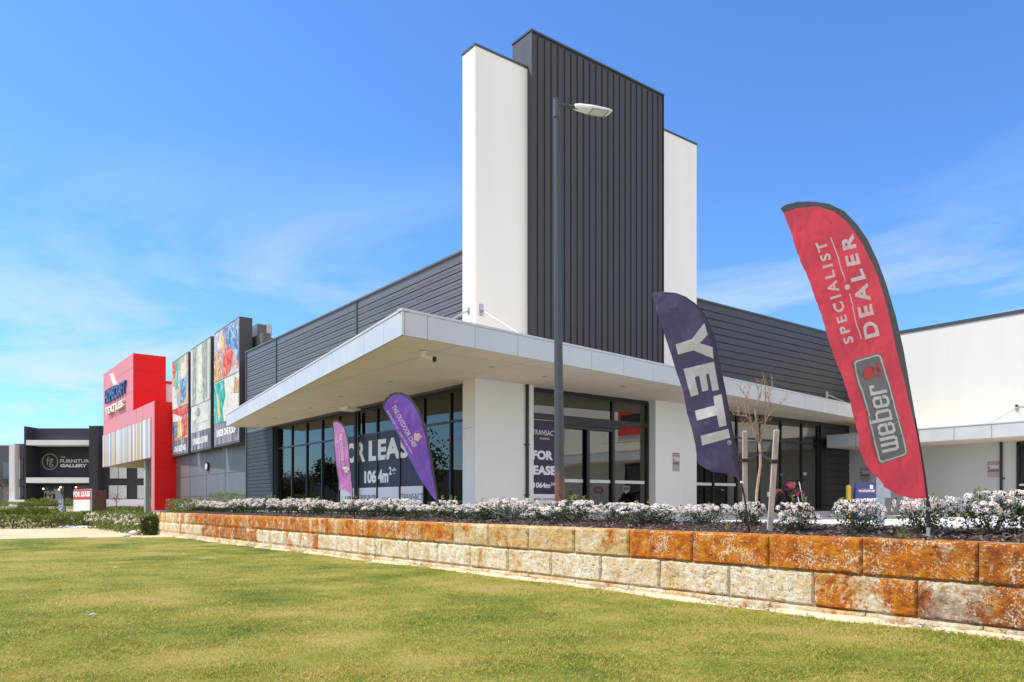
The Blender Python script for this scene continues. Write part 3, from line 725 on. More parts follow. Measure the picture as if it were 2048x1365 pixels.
lines(pt2, M['ink_dark'], fnF, [('EDMONDS', .22, .42, .36, .055, .02), ('GEOFF FRASER', .66, .42, .50, .055, .02)], 'small_print')

# ================================================================== WHITE WING ON THE RIGHT
wing = thing('white_wing', 'white rendered wing with a low silver canopy on the right side', 'building', (32.4, 8, -.12))
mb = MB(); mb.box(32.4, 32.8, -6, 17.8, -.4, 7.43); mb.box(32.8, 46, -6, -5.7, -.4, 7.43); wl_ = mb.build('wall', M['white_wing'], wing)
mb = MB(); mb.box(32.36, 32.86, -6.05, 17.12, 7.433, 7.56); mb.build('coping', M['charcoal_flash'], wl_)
mb = MB()   # raised signboard frame on the wall
mb.box(32.36, 32.40, 2.0, 10.95, 3.95, 6.32); mb.build('sign_panel', M['white_wing'], wing)
mb = MB(); mb.box(30.0, 32.4, -6, 17.1, 2.66, 3.12); wc = mb.build('canopy', M['soffit'], wing)
mb = MB(); y = 17.09
while y > -6:
    mb.box(29.95, 30.0, max(-6, y-1.235), y-.008, 2.65, 3.135); y -= 1.245
mb.build('fascia', M['fascia'], wc, bevel=.004)
mb = MB(); mb.box(29.93, 30.1, -6, 17.1, 3.137, 3.18); mb.build('edge_flashing', M['fascia'], wc)
mb = MB(); mb.tube([(32.34, 11.41, -.1), (32.34, 11.41, 2.66)], .05, 12); mb.box(32.3, 32.4, 11.3, 11.36, 1.25, 1.3); mb.build('downpipe', M['downpipe'], wing)
mb = MB(); mb.tube([(32.38, 10.9, 3.9), (30.15, 11.05, 3.16)], .014, 8); mb.box(32.36, 32.4, 10.85, 10.95, 3.8, 4.02); mb.build('tie_rod', M['steel'], wing)
mb = MB()
for y in (10.9, 9.5, 8.1, 6.7, 5.3, 3.9): mb.box(32.33, 32.4, y-.09, y, -.1, 2.62)
mb.box(32.33, 32.4, 3.81, 10.9, 2.52, 2.62); mb.box(32.33, 32.4, 3.81, 10.9, -.1, .0); mb.box(32.34, 32.39, 3.81, 10.9, .85, .93)
wf = mb.build('window_frame', M['black_frame'], wing)
mb = MB(); mb.box(32.375, 32.39, 3.9, 10.8, 0, 2.52); mb.build('glass_pane', mat('dark_glass', (.012, .016, .018), .06, var=.05), wf)
mb = MB(); mb.box(32.30, 32.335, 10.6, 10.8, .98, 1.05); mb.build('door_handle', M['white_plastic'], wf)
mb = MB(); mb.box(31.9, 32.4, 11.0, 17.4, -.122, -.04); mb.build('footing', M['path'], wing)
# red shop sign further along the wing, seen in the reflections of the entrance glass
ws = thing('shop_sign', 'red and white lightbox sign on the wing, reflected in the entrance glass', 'sign', (32.3, 4, 4.2))
mb = MB(); mb.box(32.2, 32.355, 3.4, 7.2, 4.3, 5.9, 0); mb.box(32.18, 32.2, 3.6, 7.0, 4.75, 5.45, 1); mb.build('board', [M['sign_red'], M['black_plastic']], ws)

# ================================================================== GREY HALL WITH THE BILLBOARDS
hall = thing('grey_hall', 'grey panel-clad hall behind three tall billboards, right of the red building', 'building', (13, 44, -.5))
mb = MB(); mb.box(13.0, 13.4, 36.45, 52.3, -.9, 8.6); mb.box(13.4, 30, 36.45, 52.3, -.9, 8.4); hw = mb.build('wall', M['grey_hall'], hall)
mb = MB()
for y in (38.9, 42.2, 45.6, 49.0): mb.box(12.992, 13.0, y-.012, y+.012, -.9, 3.6)
for z in (.75, 1.98): mb.box(12.991, 12.999, 36.45, 52.3, z-.012, z+.012)
mb.build('panel_joint', M['charcoal_flash'], hall)
mb = MB(); mb.box(13.5, 13.95, 38.6, 39.6, 8.6, 9.5, 0); mb.box(13.95, 14.25, 38.55, 39.65, 8.6, 9.55, 1); mb.build('roof_duct', [M['grey_hall'], M['steel']], hall)
mb = MB(); mb.tube([(12.99, 45.3, 2.45), (12.90, 45.3, 2.45)], [.24, .24], 20); wlamp = mb.build('wall_lamp', M['black_plastic'], hall)
mb = MB(); mb.tube([(12.895, 45.3, 2.45), (12.87, 45.3, 2.45)], [.19, .17], 20); mb.build('lamp_lens', M['gold'], wlamp)
def art(name, cols, sc, stretch, seed, dist=2.2, vor=True):
    m, nt, N, L, P = new_mat(name); P.inputs['Roughness'].default_value = .65; P.inputs['Specular IOR Level'].default_value = .15
    g = N.new('ShaderNodeNewGeometry'); mp = N.new('ShaderNodeMapping'); mp.inputs['Scale'].default_value = stretch; mp.inputs['Location'].default_value = (seed, seed*1.7, seed*.3)
    L.new(g.outputs['Position'], mp.inputs[0])
    t = N.new('ShaderNodeTexNoise'); t.inputs['Scale'].default_value = sc; t.inputs['Detail'].default_value = 3; t.inputs['Distortion'].default_value = dist; L.new(mp.outputs[0], t.inputs['Vector'])
    x = t.outputs[0]
    r = N.new('ShaderNodeValToRGB'); e = r.color_ramp.elements
    while len(e) < len(cols): e.new(.5)
    for k, c in enumerate(cols):
        e[k].position = .33+.34*k/(len(cols)-1); e[k].color = (*[min(1, q**1.15*.95) for q in c], 1)
    L.new(x, r.inputs[0])
    if vor:
        v = N.new('ShaderNodeTexVoronoi'); v.inputs['Scale'].default_value = sc*1.3; L.new(mp.outputs[0], v.inputs['Vector'])
        r2 = N.new('ShaderNodeValToRGB'); r2.color_ramp.interpolation = 'CONSTANT'; e = r2.color_ramp.elements
        while len(e) < len(cols): e.new(.5)
        for k, c in enumerate(cols): e[k].position = k/len(cols); e[k].color = (*[min(1, q**1.15*.95) for q in cols[(k*3+1) % len(cols)]], 1)
        sp = N.new('ShaderNodeSeparateColor'); L.new(v.outputs['Color'], sp.inputs[0]); L.new(sp.outputs[0], r2.inputs[0])
        mx = N.new('ShaderNodeMix'); mx.data_type = 'RGBA'; mx.inputs[0].default_value = .45; L.new(r.outputs[0], mx.inputs[6]); L.new(r2.outputs[0], mx.inputs[7]); o = mx.outputs[2]
    else: o = r.outputs[0]
    L.new(o, P.inputs['Base Color']); return m
ARTS = [
    (art('print_cushions', [(.16, .28, .45), (.55, .68, .72), (.60, .12, .08), (.12, .22, .40), (.60, .38, .24), (.62, .64, .62)], .8, (1, 1, .8), 3.1),
     art('print_fabrics', [(.05, .42, .36), (.66, .70, .66), (.10, .40, .38), (.62, .62, .36), (.70, .72, .70), (.60, .30, .18)], .7, (1, 1, .55), 8.2)),
    (art('print_drapes', [(.42, .46, .38), (.60, .66, .58), (.34, .36, .31), (.62, .66, .60), (.46, .50, .42)], .9, (1, 1, .06), 5.5, .4, False),
     art('print_room', [(.40, .41, .37), (.55, .57, .52), (.66, .66, .63), (.34, .36, .33)], .8, (1, 1, .5), 1.2)),
    (art('print_crafts', [(.60, .40, .26), (.20, .34, .38), (.66, .62, .52), (.55, .24, .12), (.58, .46, .30)], .8, (1, 1, .7), 12.4),
     art('print_yarns', [(.62, .26, .06), (.60, .10, .06), (.12, .22, .44), (.70, .62, .50), (.48, .12, .05), (.62, .42, .12)], .9, (1, 1, .5), 6.7))]
M['strip'] = art('print_bolts', [(.16, .16, .18), (.34, .34, .36), (.10, .10, .12), (.45, .45, .47)], 1.3, (1, 1, .15), 2.2, .5, False)
def fig(name, c, c2): 
    mixc = lambda a, b, t: tuple(x+(y-x)*t for x, y in zip(a, b))
    return art(name, [mixc(c, (.05, .05, .06), .45), c, mixc(c, (.4, .36, .32), .3), c2, mixc(c2, (.7, .68, .64), .55)], 1.5, (1, 1, .8), len(name)*1.3, 2.6, False)
def ell(cx, cy, rx, ry, n=20): return [(cx+rx*math.cos(i*2*math.pi/n), cy+ry*math.sin(i*2*math.pi/n)) for i in range(n)]
fr_red, fr_blue, fr_teal, fr_cream, fr_tan = fig('print_red', (.62, .07, .05), (.70, .16, .10)), fig('print_blue', (.08, .20, .42), (.22, .42, .60)), fig('print_teal', (.03, .36, .33), (.08, .50, .46)), fig('print_cream', (.70, .68, .62), (.60, .58, .54)), fig('print_tan', (.52, .30, .14), (.62, .44, .26))
fr_pale, fr_grey, fr_yel = fig('print_pale_green', (.58, .64, .54), (.66, .70, .62)), fig('print_grey', (.30, .32, .29), (.40, .42, .38)), fig('print_yellow', (.66, .54, .16), (.68, .62, .34))
FIGS = {0: [('t', fr_blue, [(.42, .98), (.99, .98), (.99, .10), (.80, .45), (.52, .62)]), ('t', fr_red, [(.40, .02), (.38, .45), (.56, .62), (.78, .42), (.66, .06)]), ('t', fr_yel, ell(.36, .74, .06, .13)), ('t', fr_tan, [(.0, .0), (.0, .5), (.16, .62), (.26, .3), (.30, .0)]),
            ('b', fr_teal, [(0, .0), (0, .98), (.42, .98), (.48, .6), (.36, .3), (.42, .0)]), ('b', fr_cream, [(.46, .05), (.50, .55), (.46, .80), (.62, .90), (.80, .55), (.98, .50), (.98, .05)]), ('b', fr_yel, [(.12, .72), (.18, .70), (.30, .18), (.22, .02), (.16, .30)]), ('b', fr_tan, [(.80, .58), (.86, .92), (.99, .86), (.99, .55)])],
        1: [('t', fr_grey, [(.08, .0), (.10, .99), (.30, .99), (.28, .0)]), ('t', fr_pale, [(.36, .0), (.36, .99), (.60, .99), (.58, .0)]), ('t', fr_grey, [(.62, .05), (.62, .99), (.82, .99), (.84, .05)]), ('t', fr_cream, [(.0, .0), (.0, .99), (.07, .99), (.06, .0)]),
            ('b', fr_cream, [(.30, .30), (.42, .48), (.62, .40), (.62, .56), (.92, .52), (.92, .30)]), ('b', fr_pale, [(.12, .35), (.12, .98), (.34, .98), (.28, .5)]), ('b', fr_grey, ell(.40, .72, .09, .16))],
        2: [('t', fr_teal, [(.24, .40), (.24, .99), (.40, .99), (.40, .40)]), ('t', fr_cream, ell(.72, .70, .17, .17)), ('t', fr_blue, [(.56, .10), (.54, .55), (.88, .55), (.86, .20), (.72, .05)]), ('t', fr_cream, [(.06, .0), (.04, .50), (.18, .48), (.40, .0)]), ('t', fr_red, [(.02, .98), (.20, .98), (.22, .70), (.08, .66)]),
            ('b', fr_red, [(.02, .70), (.02, .98), (.98, .98), (.98, .80), (.5, .60)]), ('b', fr_blue, [(.05, .30), (.12, .55), (.30, .58), (.36, .20), (.20, .10)]), ('b', fr_yel, [(.38, .05), (.42, .62), (.60, .66), (.66, .10)]), ('b', fr_red, [(.70, .08), (.66, .50), (.90, .62), (.96, .12)]), ('b', fr_cream, [(.06, .62), (.10, .90), (.70, .66), (.60, .56)])]}
def board(pa, pb, la, split, text, label, tb):
    Y0, Y1, X0, X1 = pa[1], pb[1], pa[0], pb[0]            # right and left end of the front face
    t = thing('billboard', label, 'billboard', (X0, (Y0+Y1)/2, 3.3), 0, 'billboards on the grey hall')
    d = Vector((X1-X0, Y1-Y0)); n = d.length; d.normalize(); nn = Vector((-d.y, d.x))    # points to -X, out of the wall
    def pl(u, v, h): q = Vector((X1, Y1)) - d*u + nn*h; return (q.x, q.y, v)
    mb = MB(); A, B = Vector((X0, Y0)), Vector((X1, Y1))
    mb.wallseg(A, B, -.62, 3.32, 9.42); mb.build('case', M['bb_case'], t)
    mb = MB()
    def pan(u0, u1, z0, z1, mi): mb.add([pl(u0, z0, .012), pl(u1, z0, .012), pl(u1, z1, .012), pl(u0, z1, .012), pl(u0, z0, .002), pl(u1, z0, .002), pl(u1, z1, .002), pl(u0, z1, .002)], [(0, 1, 2, 3), (4, 5, 1, 0), (7, 3, 2, 6), (4, 0, 3, 7), (1, 5, 6, 2)], mi)
    pan(.06, n-.06, split+.02, 9.34, 0); pan(.06, n-.06, tb, split-.02, 1); pan(.06, n-.06, 3.42, tb-.01, 2)
    mb.build('print', [ARTS[la][0], ARTS[la][1], M['strip']], t)
    zt = {'t': (split+.02, 9.34), 'b': (tb, split-.02)}
    for k, (half, m_, pts) in enumerate(FIGS[la]):
        z0, z1 = zt[half]; q = [pl(.06+(n-.12)*a, z0+(z1-z0)*b, .016+.002*k) for a, b in pts]; q0 = [pl(.06+(n-.12)*a, z0+(z1-z0)*b, .013) for a, b in pts]; N_ = len(q)
        mb = MB(); mb.add(q+q0, [tuple(range(N_))]+[(i, (i+1) % N_, N_+(i+1) % N_, N_+i) for i in range(N_)]); mb.build('figure', m_, t)
    mb = MB(); letters(mb, text, .55, tb-.72, n-1.2, .36, lambda u, v, h: pl(u, v, .018), .03); mb.build('lettering', M['white_ink'], t)
    return pl
def bpt(px, py, z): 
    t = (z-CH)*1520/(1008-py); q = at(px, py, t); return (q.x, q.y)
pR1, pL1 = bpt(479, 633.2, 9.42), bpt(428.3, 668.1, 9.42)
pR2, pL2 = bpt(421.8, 672.5, 9.42), bpt(382, 699.6, 9.42)
pR3, pL3 = bpt(377, 703.3, 9.42), bpt(344, 726, 9.42)
board(pR1, pL1, 0, 6.75, 'UNDER ONE ROOF', 'billboard nearest the shop, colourful print in red, blue and green', 4.55)
board(pR2, pL2, 1, 6.0, 'OF FABRIC & CURTAINS', 'middle billboard, pale green-grey curtain print', 4.45)
board(pR3, pL3, 2, 6.3, "AUSTRALIA'S BIGGEST RANGE", 'billboard nearest the red building, orange and tan print', 4.3)

# ================================================================== RED FABRIC SHOP
red = thing('red_shop', 'bright red block-shaped fabric shop with a raised sign tower and striped overhang', 'shop', (11.7, 60, -.8))
RX = 11.7
mb = MB()
mb.box(RX, 30, 53.15, 69.6, 3.32, 6.88)                     # overhanging block
mb.box(RX, 30, 52.3, 53.15, -.95, 6.88)                     # end wall and front pier
mb.box(12.6, 30, 53.15, 56.4, -.95, 3.32); mb.box(15.8, 30, 56.4, 69.6, -.95, 3.32)
rb = mb.build('wall', M['red'], red)
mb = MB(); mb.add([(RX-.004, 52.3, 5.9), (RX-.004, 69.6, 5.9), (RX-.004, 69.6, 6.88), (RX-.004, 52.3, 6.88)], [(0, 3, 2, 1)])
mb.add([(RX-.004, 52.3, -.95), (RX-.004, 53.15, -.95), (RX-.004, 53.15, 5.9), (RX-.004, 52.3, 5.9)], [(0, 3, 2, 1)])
mb.add([(RX-.006, 58.5, 6.87), (RX-.006, 69.6, 6.87), (RX-.006, 69.6, 10.9), (RX-.006, 58.5, 10.9)], [(0, 3, 2, 1)]); mb.build('front_panel', M['red_lit'], red)  # sheets that carry the painted sun glare on the -X side
mb = MB(); mb.box(RX, 13.85, 58.5, 69.6, 6.883, 10.9); rt = mb.build('sign_tower', M['red'], red)
mb = MB()
for z in (7.0, 8.2, 9.9): mb.box(RX-.010, RX-.006, 58.5, 69.6, z, z+.015)
for y in (55.5, 57.5): mb.box(RX-.010, RX-.004, y, y+.012, 5.9, 6.88)
for z in (.9, 2.6, 4.2): mb.box(RX, 13, 52.294, 52.3, z, z+.02)
for z in (8.3, 9.7): mb.box(RX, 13.85, 58.494, 58.5, z, z+.012)
mb.build('panel_joint', M['red_dark'], red)
mb = MB(); rs = random.Random(11); y = 53.15; sc = [(.55, .42, .32), (.42, .12, .10), (.30, .26, .23), (.66, .67, .68), (.50, .30, .16), (.36, .35, .20), (.62, .58, .44), (.24, .20, .20), (.40, .38, .52), (.52, .24, .18), (.66, .60, .38), (.30, .40, .50), (.58, .50, .26), (.44, .42, .38)]
mats = [mat('stripe_%d' % i, c, .4, var=.05, coat=.3) for i, c in enumerate(sc)]
for i, c in enumerate(sc): mats[i].name = 'stripe'
last = -1
while y < 69.55:
    w = rs.choice((.12, .18, .25, .32, .45)); k = rs.randrange(len(sc))
    if k == last: k = (k+1) % len(sc)
    last = k; y1 = min(69.6, y+w); mb.box(RX-.06, RX-.003, y, y1, 3.30, 5.86, k); y = y1
mb.build('striped_cladding', mats, red)
mb = MB(); mb.box(RX, 15.8, 53.2, 69.6, 3.30, 3.318); mb.build('soffit', M['concrete'], red)
mb = MB(); mb.box(12.0, 12.35, 56.2, 56.7, -.95, 3.3); mb.build('column', M['grey_plastic'], red)
mb = MB(); mb.box(12.54, 12.6, 53.3, 56.3, -.9, 2.9); en = mb.build('entrance', M['black_frame'], red)
mb = MB(); mb.box(13.9, 24, 58.8, 59.0, 6.9, 9.0, 0); mb.box(13.88, 24, 58.75, 59.05, 9.0, 9.2, 1); mb.build('rear_parapet', [M['far_white'], M['red']], red)
fnR = lambda u, v, d: (RX-.008-d, 68.7-u, v)
mb = MB()
letters(mb, 'HOMECRAFT', .55, 8.30, 7.6, .98, fnR, .02, depth=.16); mb.build('sign_letters', M['navy'], red)
mb = MB(); letters(mb, 'TEXTILES', .95, 7.36, 6.7, .56, fnR, .03, depth=.2); mb.build('sign_letters', M['gold'], red)
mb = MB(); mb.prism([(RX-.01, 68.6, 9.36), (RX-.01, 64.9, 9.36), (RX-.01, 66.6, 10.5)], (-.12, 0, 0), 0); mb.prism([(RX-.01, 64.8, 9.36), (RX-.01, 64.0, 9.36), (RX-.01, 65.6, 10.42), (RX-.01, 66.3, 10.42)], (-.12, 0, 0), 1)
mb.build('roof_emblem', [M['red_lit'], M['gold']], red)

# ================================================================== DARK TWO-STOREY SHOP FAR BEHIND (local frame: x across, y away)
D0 = 75.0
far = thing('dark_shop', 'distant black and white two-storey furniture shop on the left', 'shop', (FX*D0, FY*D0, 0), -YAW)
def fx(px): return (px-1024)/1520*D0
def fz(py): return CH+(1008-py)/1520*D0
def fbox(mb, x0, x1, y0, y1, d0, d1, mi=0):       # measured on the face nearest the camera
    k = (D0+d0)/D0; return mb.box(fx(x0)*k, fx(x1)*k, d0, d1, CH+(fz(y1)-CH)*k, CH+(fz(y0)-CH)*k, mi)
mb = MB()
fbox(mb, 48, 52, 853, 1014, 0, 8); fbox(mb, 178, 195, 852, 1016, -.6, 8); fbox(mb, 50, 180, 857, 881, 1.2, 8)
fbox(mb, 50, 180, 890, 955, 2.2, 8); fbox(mb, 50, 66, 966, 1014, 2.2, 8); fbox(mb, 195, 330, 884, 1000, .5, 8); fbox(mb, 195, 207, 852, 866, .5, 8)
fbox(mb, 82, 115, 966, 972, 2.4, 8); fbox(mb, 127, 145, 966, 1014, 2.2, 8); fbox(mb, 52, 178, 966, 969, 1.5, 8)
fbox(mb, 52, 330, 866, 1015, 8, 20)
fw = mb.build('wall', M['far_dark'], far, local=True)
mb = MB(); fbox(mb, 52, 178, 880.5, 890.5, -.3, 2); fbox(mb, 52, 178, 955.5, 966, -.3, 2); fbox(mb, 18, 29, 889, 1000, -.2, 8); fbox(mb, 17, 48, 1000, 1014, -.2, 2)
fbox(mb, 206, 330, 999, 1016, .2, 2); fbox(mb, 195, 208, 866, 883, .45, 2); mb.build('white_band', M['far_white'], far, local=True)
mb = MB(); fbox(mb, 30, 48, 888, 1000, .6, 8); mb.build('side_wall', M['far_dark2'], far, local=True)
def fwin(x0, x1, y0, y1, m, d=.42):
    mb = MB(); fbox(mb, x0, x1, y0, y1, d, d+.3); w = mb.build('window', M['black_frame'], far, local=True)
    g = MB(); n = max(1, round((x1-x0)/17))
    for k in range(n):
        a = x0+(x1-x0)*k/n+.7; b = x0+(x1-x0)*(k+1)/n-.7; fbox(g, a, b, y0+.8, y1-.8, d-.03, d)
    g.build('pane', m, w, local=True); return w
M['tint'] = mat('tinted_glass', (.10, .13, .15), .12, var=.2)
for (a, b, c, d) in ((219, 254, 934, 958), (274, 292, 934, 958), (217, 254, 970.5, 998.5), (274, 292, 970.5, 998.5)): fwin(a, b, c, d, M['blind'])
for (a, b, c, d) in ((31, 41, 918, 960), (42, 47, 916, 958), (31, 41, 973, 999), (42, 47, 973, 999)): fwin(a, b, c, d, M['blind'] if b < 42 else M['tint'], .5)
mb = MB(); fbox(mb, 66, 127, 970, 1014, 3.0, 3.1); fbox(mb, 145, 178, 970, 1014, 3.0, 3.1); mb.build('shop_window', M['tint'], far, local=True)
def fnF2(dep): return lambda u, v, d: (fx(u)*(D0+dep)/D0, dep, CH+(fz(v)-CH)*(D0+dep)/D0)
def flet(mb, s, x0, x1, y0, y1, dep, bold=.03): letters(mb, s, x0, y1, x1-x0, y0-y1, fnF2(dep), bold)
fk = lambda dep: (D0+dep)/D0
mb = MB(); flet(mb, 'THE', 121.5, 130.5, 913.5, 916, 2.15, .01); flet(mb, 'FURNITURE', 120.5, 184, 919, 926, 2.15, .012); flet(mb, 'GALLERY', 120.5, 174, 928.5, 935, 2.15, .05)
flet(mb, 'SPRING', 82, 121, 982, 990, 2.9, .03); flet(mb, 'SALE', 82, 119, 991, 1001.5, 2.9, .05); mb.build('sign_letters', M['white_ink'], far, local=True)
M['bronze'] = mat('bronze_letter', (.42, .39, .30), .5)
mb = MB(); ring = [(fx(100+15.5*math.cos(a))*fk(2.13), 2.13, CH+(fz(924+15.5*math.sin(a))-CH)*fk(2.13)) for a in [i*2*math.pi/40 for i in range(41)]]
mb.tube(ring, .045, 6, 0, False)
flet(mb, 'f', 92.5, 99, 914, 930, 2.12, .0); flet(mb, 'g', 98, 106.5, 918, 935, 2.12, .0); mb.build('round_emblem', M['bronze'], far, local=True)
M['warm_lamp'] = new_mat('warm_lamp')[0]; pb = M['warm_lamp'].node_tree.nodes['Principled BSDF']; pb.inputs['Emission Color'].default_value = (1, .78, .5, 1); pb.inputs['Emission Strength'].default_value = 1.5
mb = MB()
for (x, y) in ((86.5, 978), (80.5, 980), (121, 975), (118, 979.5), (152, 975)): mb.ball((fx(x)*fk(2.7), 2.7, CH+(fz(y)-CH)*fk(2.7)), .10, 8)
mb.build('pendant_lamp', M['warm_lamp'], far, local=True)
f3 = thing('grey_shop', 'grey two-storey building cut off by the left edge of the view', 'building', (FX*D0, FY*D0, 0), -YAW)
mb = MB(); fbox(mb, -120, 17.5, 891, 1014, 3, 15); mb.build('wall', M['far_dark2'], f3, local=True)
mb = MB(); fbox(mb, -20, 18, 960, 970, 1.8, 3); mb.build('awning', M['far_dark'], f3, local=True)
mb = MB(); fbox(mb, 6, 17, 925, 958, 2.9, 3); fbox(mb, 7, 17, 974, 1008, 2.9, 3); mb.build('window', M['tint'], f3, local=True)
# pale stone terrace under the far shops
mb = MB(); fbox(mb, -150, 330, 1013.5, 1045, -2.5, 8); tr_ = mb.build('stone_terrace', M['rock']); tr_.location = (FX*D0, FY*D0, 0); tr_.rotation_euler = (0, 0, -YAW); tag(tr_, kind='structure')

# leasing sign standing in the hedges
ls = thing('leasing_board', 'red and white leasing signboard with a dark back leaf among the hedges', 'sign', (0, 0, 0))
q0 = at(147, 1026, 50); q1 = at(182, 1026, 47.5); q2 = at(210, 1026, 52)
zg = -.7; ztop = CH+29/1520*49
ls.location = (q0.x, q0.y, zg)
mb = MB(); mb.wallseg(q0, q1, .05, zg+.05, ztop); mb.build('panel', M['white_plastic'], ls)
mb = MB(); mb.wallseg(q1, q2, .05, zg+.05, ztop-.05); mb.wallseg(q2+Vector((0, .1, 0)), q2+Vector((.1, .12, 0)), .1, zg-.25, ztop); mb.wallseg(q0+Vector((.02, .1, 0)), q0+Vector((.08, .08, 0)), .06, zg-.3, ztop-.1); mb.build('back_panel', M['grey_hall'], ls)
dd = (q1-q0); dd.z = 0; n_ = dd.length; dd.normalize(); nn = Vector((dd.y, -dd.x, 0))
fnS = lambda u, v, d: q0*1+dd*u+nn*(.012+d)+Vector((0, 0, v-q0.z))
mb = MB(); H = ztop-zg
mb.add([fnS(0.02, zg+H*.66, 0), fnS(n_-.02, zg+H*.66, 0), fnS(n_-.02, ztop-.01, 0), fnS(.02, ztop-.01, 0)], [(0, 1, 2, 3)]); mb.build('header', M['sign_red'], ls)
fnS2 = lambda u, v, d: fnS(u, v, .008)
mb = MB(); letters(mb, 'FOR LEASE', .06, zg+H*.75, n_-.12, H*.18, fnS2, .04); letters(mb, '15 Clarke Way', .1, zg+H*.68, n_-.2, H*.05, fnS2, .02) if False else None
mb.build('lettering', M['white_ink'], ls)
mb = MB(); letters(mb, 'Showroom', .15, zg+H*.54, .42, H*.045, fnS2, .01); letters(mb, '1,299 sqm', .2, zg+H*.38, .42, H*.05, fnS2, .01); letters(mb, 'VEC', n_-.42, zg+H*.13, .34, H*.07, fnS2, .02); mb.build('small_print', M['warn_grey'], ls)

# ================================================================== FEATHER FLAGS
def px_uv(B, ua, px, py):
    """photo pixel -> (across, up) on the upright plane through B along ua"""
    d = ray(px); ua2 = Vector((ua.x, ua.y)); n = Vector((-ua.y, ua.x))
    t = (B.x*n.x+B.y*n.y)/(d[0]*n.x+d[1]*n.y)
    return ((d[0]*t-B.x)*ua.x+(d[1]*t-B.y)*ua.y, CH+(1008-py)/1520*t-B.z)
class Flag:
    def __init__(s, name, label, base_px, base_py, z, yaw, amp, group='feather flags along the garden bed', conv=(0, 0, 1), wl=1.0, t=None):
        s.B = onz(base_px, base_py, z) if t is None else at(base_px, base_py, t)
        a = -YAW+math.radians(yaw); s.ua = Vector((math.cos(a), math.sin(a), 0)); s.n = Vector((s.ua.y, -s.ua.x, 0))
        s.conv = conv; s.amp = amp; s.wl = wl; s.edge = None
        s.o = thing(name, label, 'flag', s.B, 0, group); s.seed = random.random()*30
    def uv(s, p): 
        ox, oy, k = s.conv; return px_uv(s.B, s.ua, ox+p[0]/k, oy+p[1]/k)
    def wave(s, u, v):
        w = 1/s.wl
        a = s.amp
        h = a*1.1*math.sin(5.2*w*v+3.4*w*u+s.seed)+a*.5*math.sin(11*w*v-9*w*u+s.seed*2)
        h += a*1.2*mnoise.noise((u*2.2*w, v*2.6*w, s.seed))+a*.12*mnoise.noise((u*9*w, v*6*w, s.seed+5))
        r = abs(mnoise.noise((u*9*w+v*3*w, v*5.0*w-u*2*w, s.seed+11))); h += a*.9*(1-min(1, r*8))
        if s.edge:
            e = s.edge; eu = e[-1][0]
            for (u0, v0), (u1, v1) in zip(e[:-1], e[1:]):
                if v1 <= v <= v0: eu = u0+(u1-u0)*(v0-v)/max(1e-6, v0-v1); break
            else:
                if v > e[0][1]: eu = e[0][0]
            h *= .08+.92*min(1, max(0, (eu-u)/(.22*s.wl)))
        return h
    def pt(s, u, v, d=0): return s.B + s.ua*u + Vector((0, 0, v)) + s.n*(s.wave(u, v)+d)
    def poly(s, mb, uvs, d=0, mi=0, step=.024):
        bm = bmesh.new(); vs = [bm.verts.new((u, v, 0)) for u, v in uvs]; bm.faces.new(vs)
        bmesh.ops.triangulate(bm, faces=bm.faces[:], ngon_method='EAR_CLIP'); s._cut(bm, mb, d, mi, step)
    def _cut(s, bm, mb, d, mi, step):
        us = [v.co.x for v in bm.verts]; vv = [v.co.y for v in bm.verts]
        for ax, lo, hi in ((0, min(us), max(us)), (1, min(vv), max(vv))):
            k = math.floor(lo/step)+1
            while k*step < hi:
                c = [0, 0, 0]; c[ax] = k*step; nrm = [0, 0, 0]; nrm[ax] = 1
                bmesh.ops.bisect_plane(bm, geom=bm.verts[:]+bm.edges[:]+bm.faces[:], plane_co=c, plane_no=nrm, dist=1e-5); k += 1
        bm.verts.index_update()
        mb.add([s.pt(v.co.x, v.co.y, d) for v in bm.verts], [[v.index for v in f.verts] for f in bm.faces], mi); bm.free()
    def pxpoly(s, mb, pts, d=0, mi=0, step=.024): s.poly(mb, [s.uv(p) for p in pts], d, mi, step)
    def text(s, mb, txt, p0, p1, hpx, d=.004, bold=.03, mi=0, step=.024, space=1.0):
        """text on the baseline p0->p1 (pixels), letter height hpx to the left of the reading direction"""
        a, b = Vector(s.uv(p0)), Vector(s.uv(p1)); e = b-a; q = Vector((p1[0]-p0[0], p1[1]-p0[1])).normalized(); up = Vector((q.y, -q.x))*hpx
        c = Vector(s.uv((p0[0]+up.x, p0[1]+up.y)))-a
        vs, fs = text2d(txt, bold, 0.0, space); bm = bmesh.new()
        bv = [bm.verts.new((*(a+e*v[0]+c*v[1]), 0)) for v in vs]
        for f in fs:
            try: bm.faces.new([bv[i] for i in f])
            except ValueError: pass
        s._cut(bm, mb, d, mi, step)
    def strokes(s, mb, quads, p0, p1, hpx, d, step=.024):
        a, b = Vector(s.uv(p0)), Vector(s.uv(p1)); e = b-a; q = Vector((p1[0]-p0[0], p1[1]-p0[1])).normalized(); up = Vector((q.y, -q.x))*hpx
        c = Vector(s.uv((p0[0]+up.x, p0[1]+up.y)))-a
        for k, qd in enumerate(quads): s.poly(mb, [tuple(a+e*p[0]+c*p[1]) for p in qd], d+.0004*(k % 5), 0, step)
    def pole(s, pts, r0, r1):
        mb = MB(); n = len(pts); P_ = []
        for p in pts: u, v = s.uv(p); P_.append(s.B+s.ua*u+Vector((0, 0, v)))
        mb.tube(P_, [r0+(r1-r0)*i/(n-1) for i in range(n)], 8); return mb.build('pole', M['black_plastic'], s.o, smooth=True)

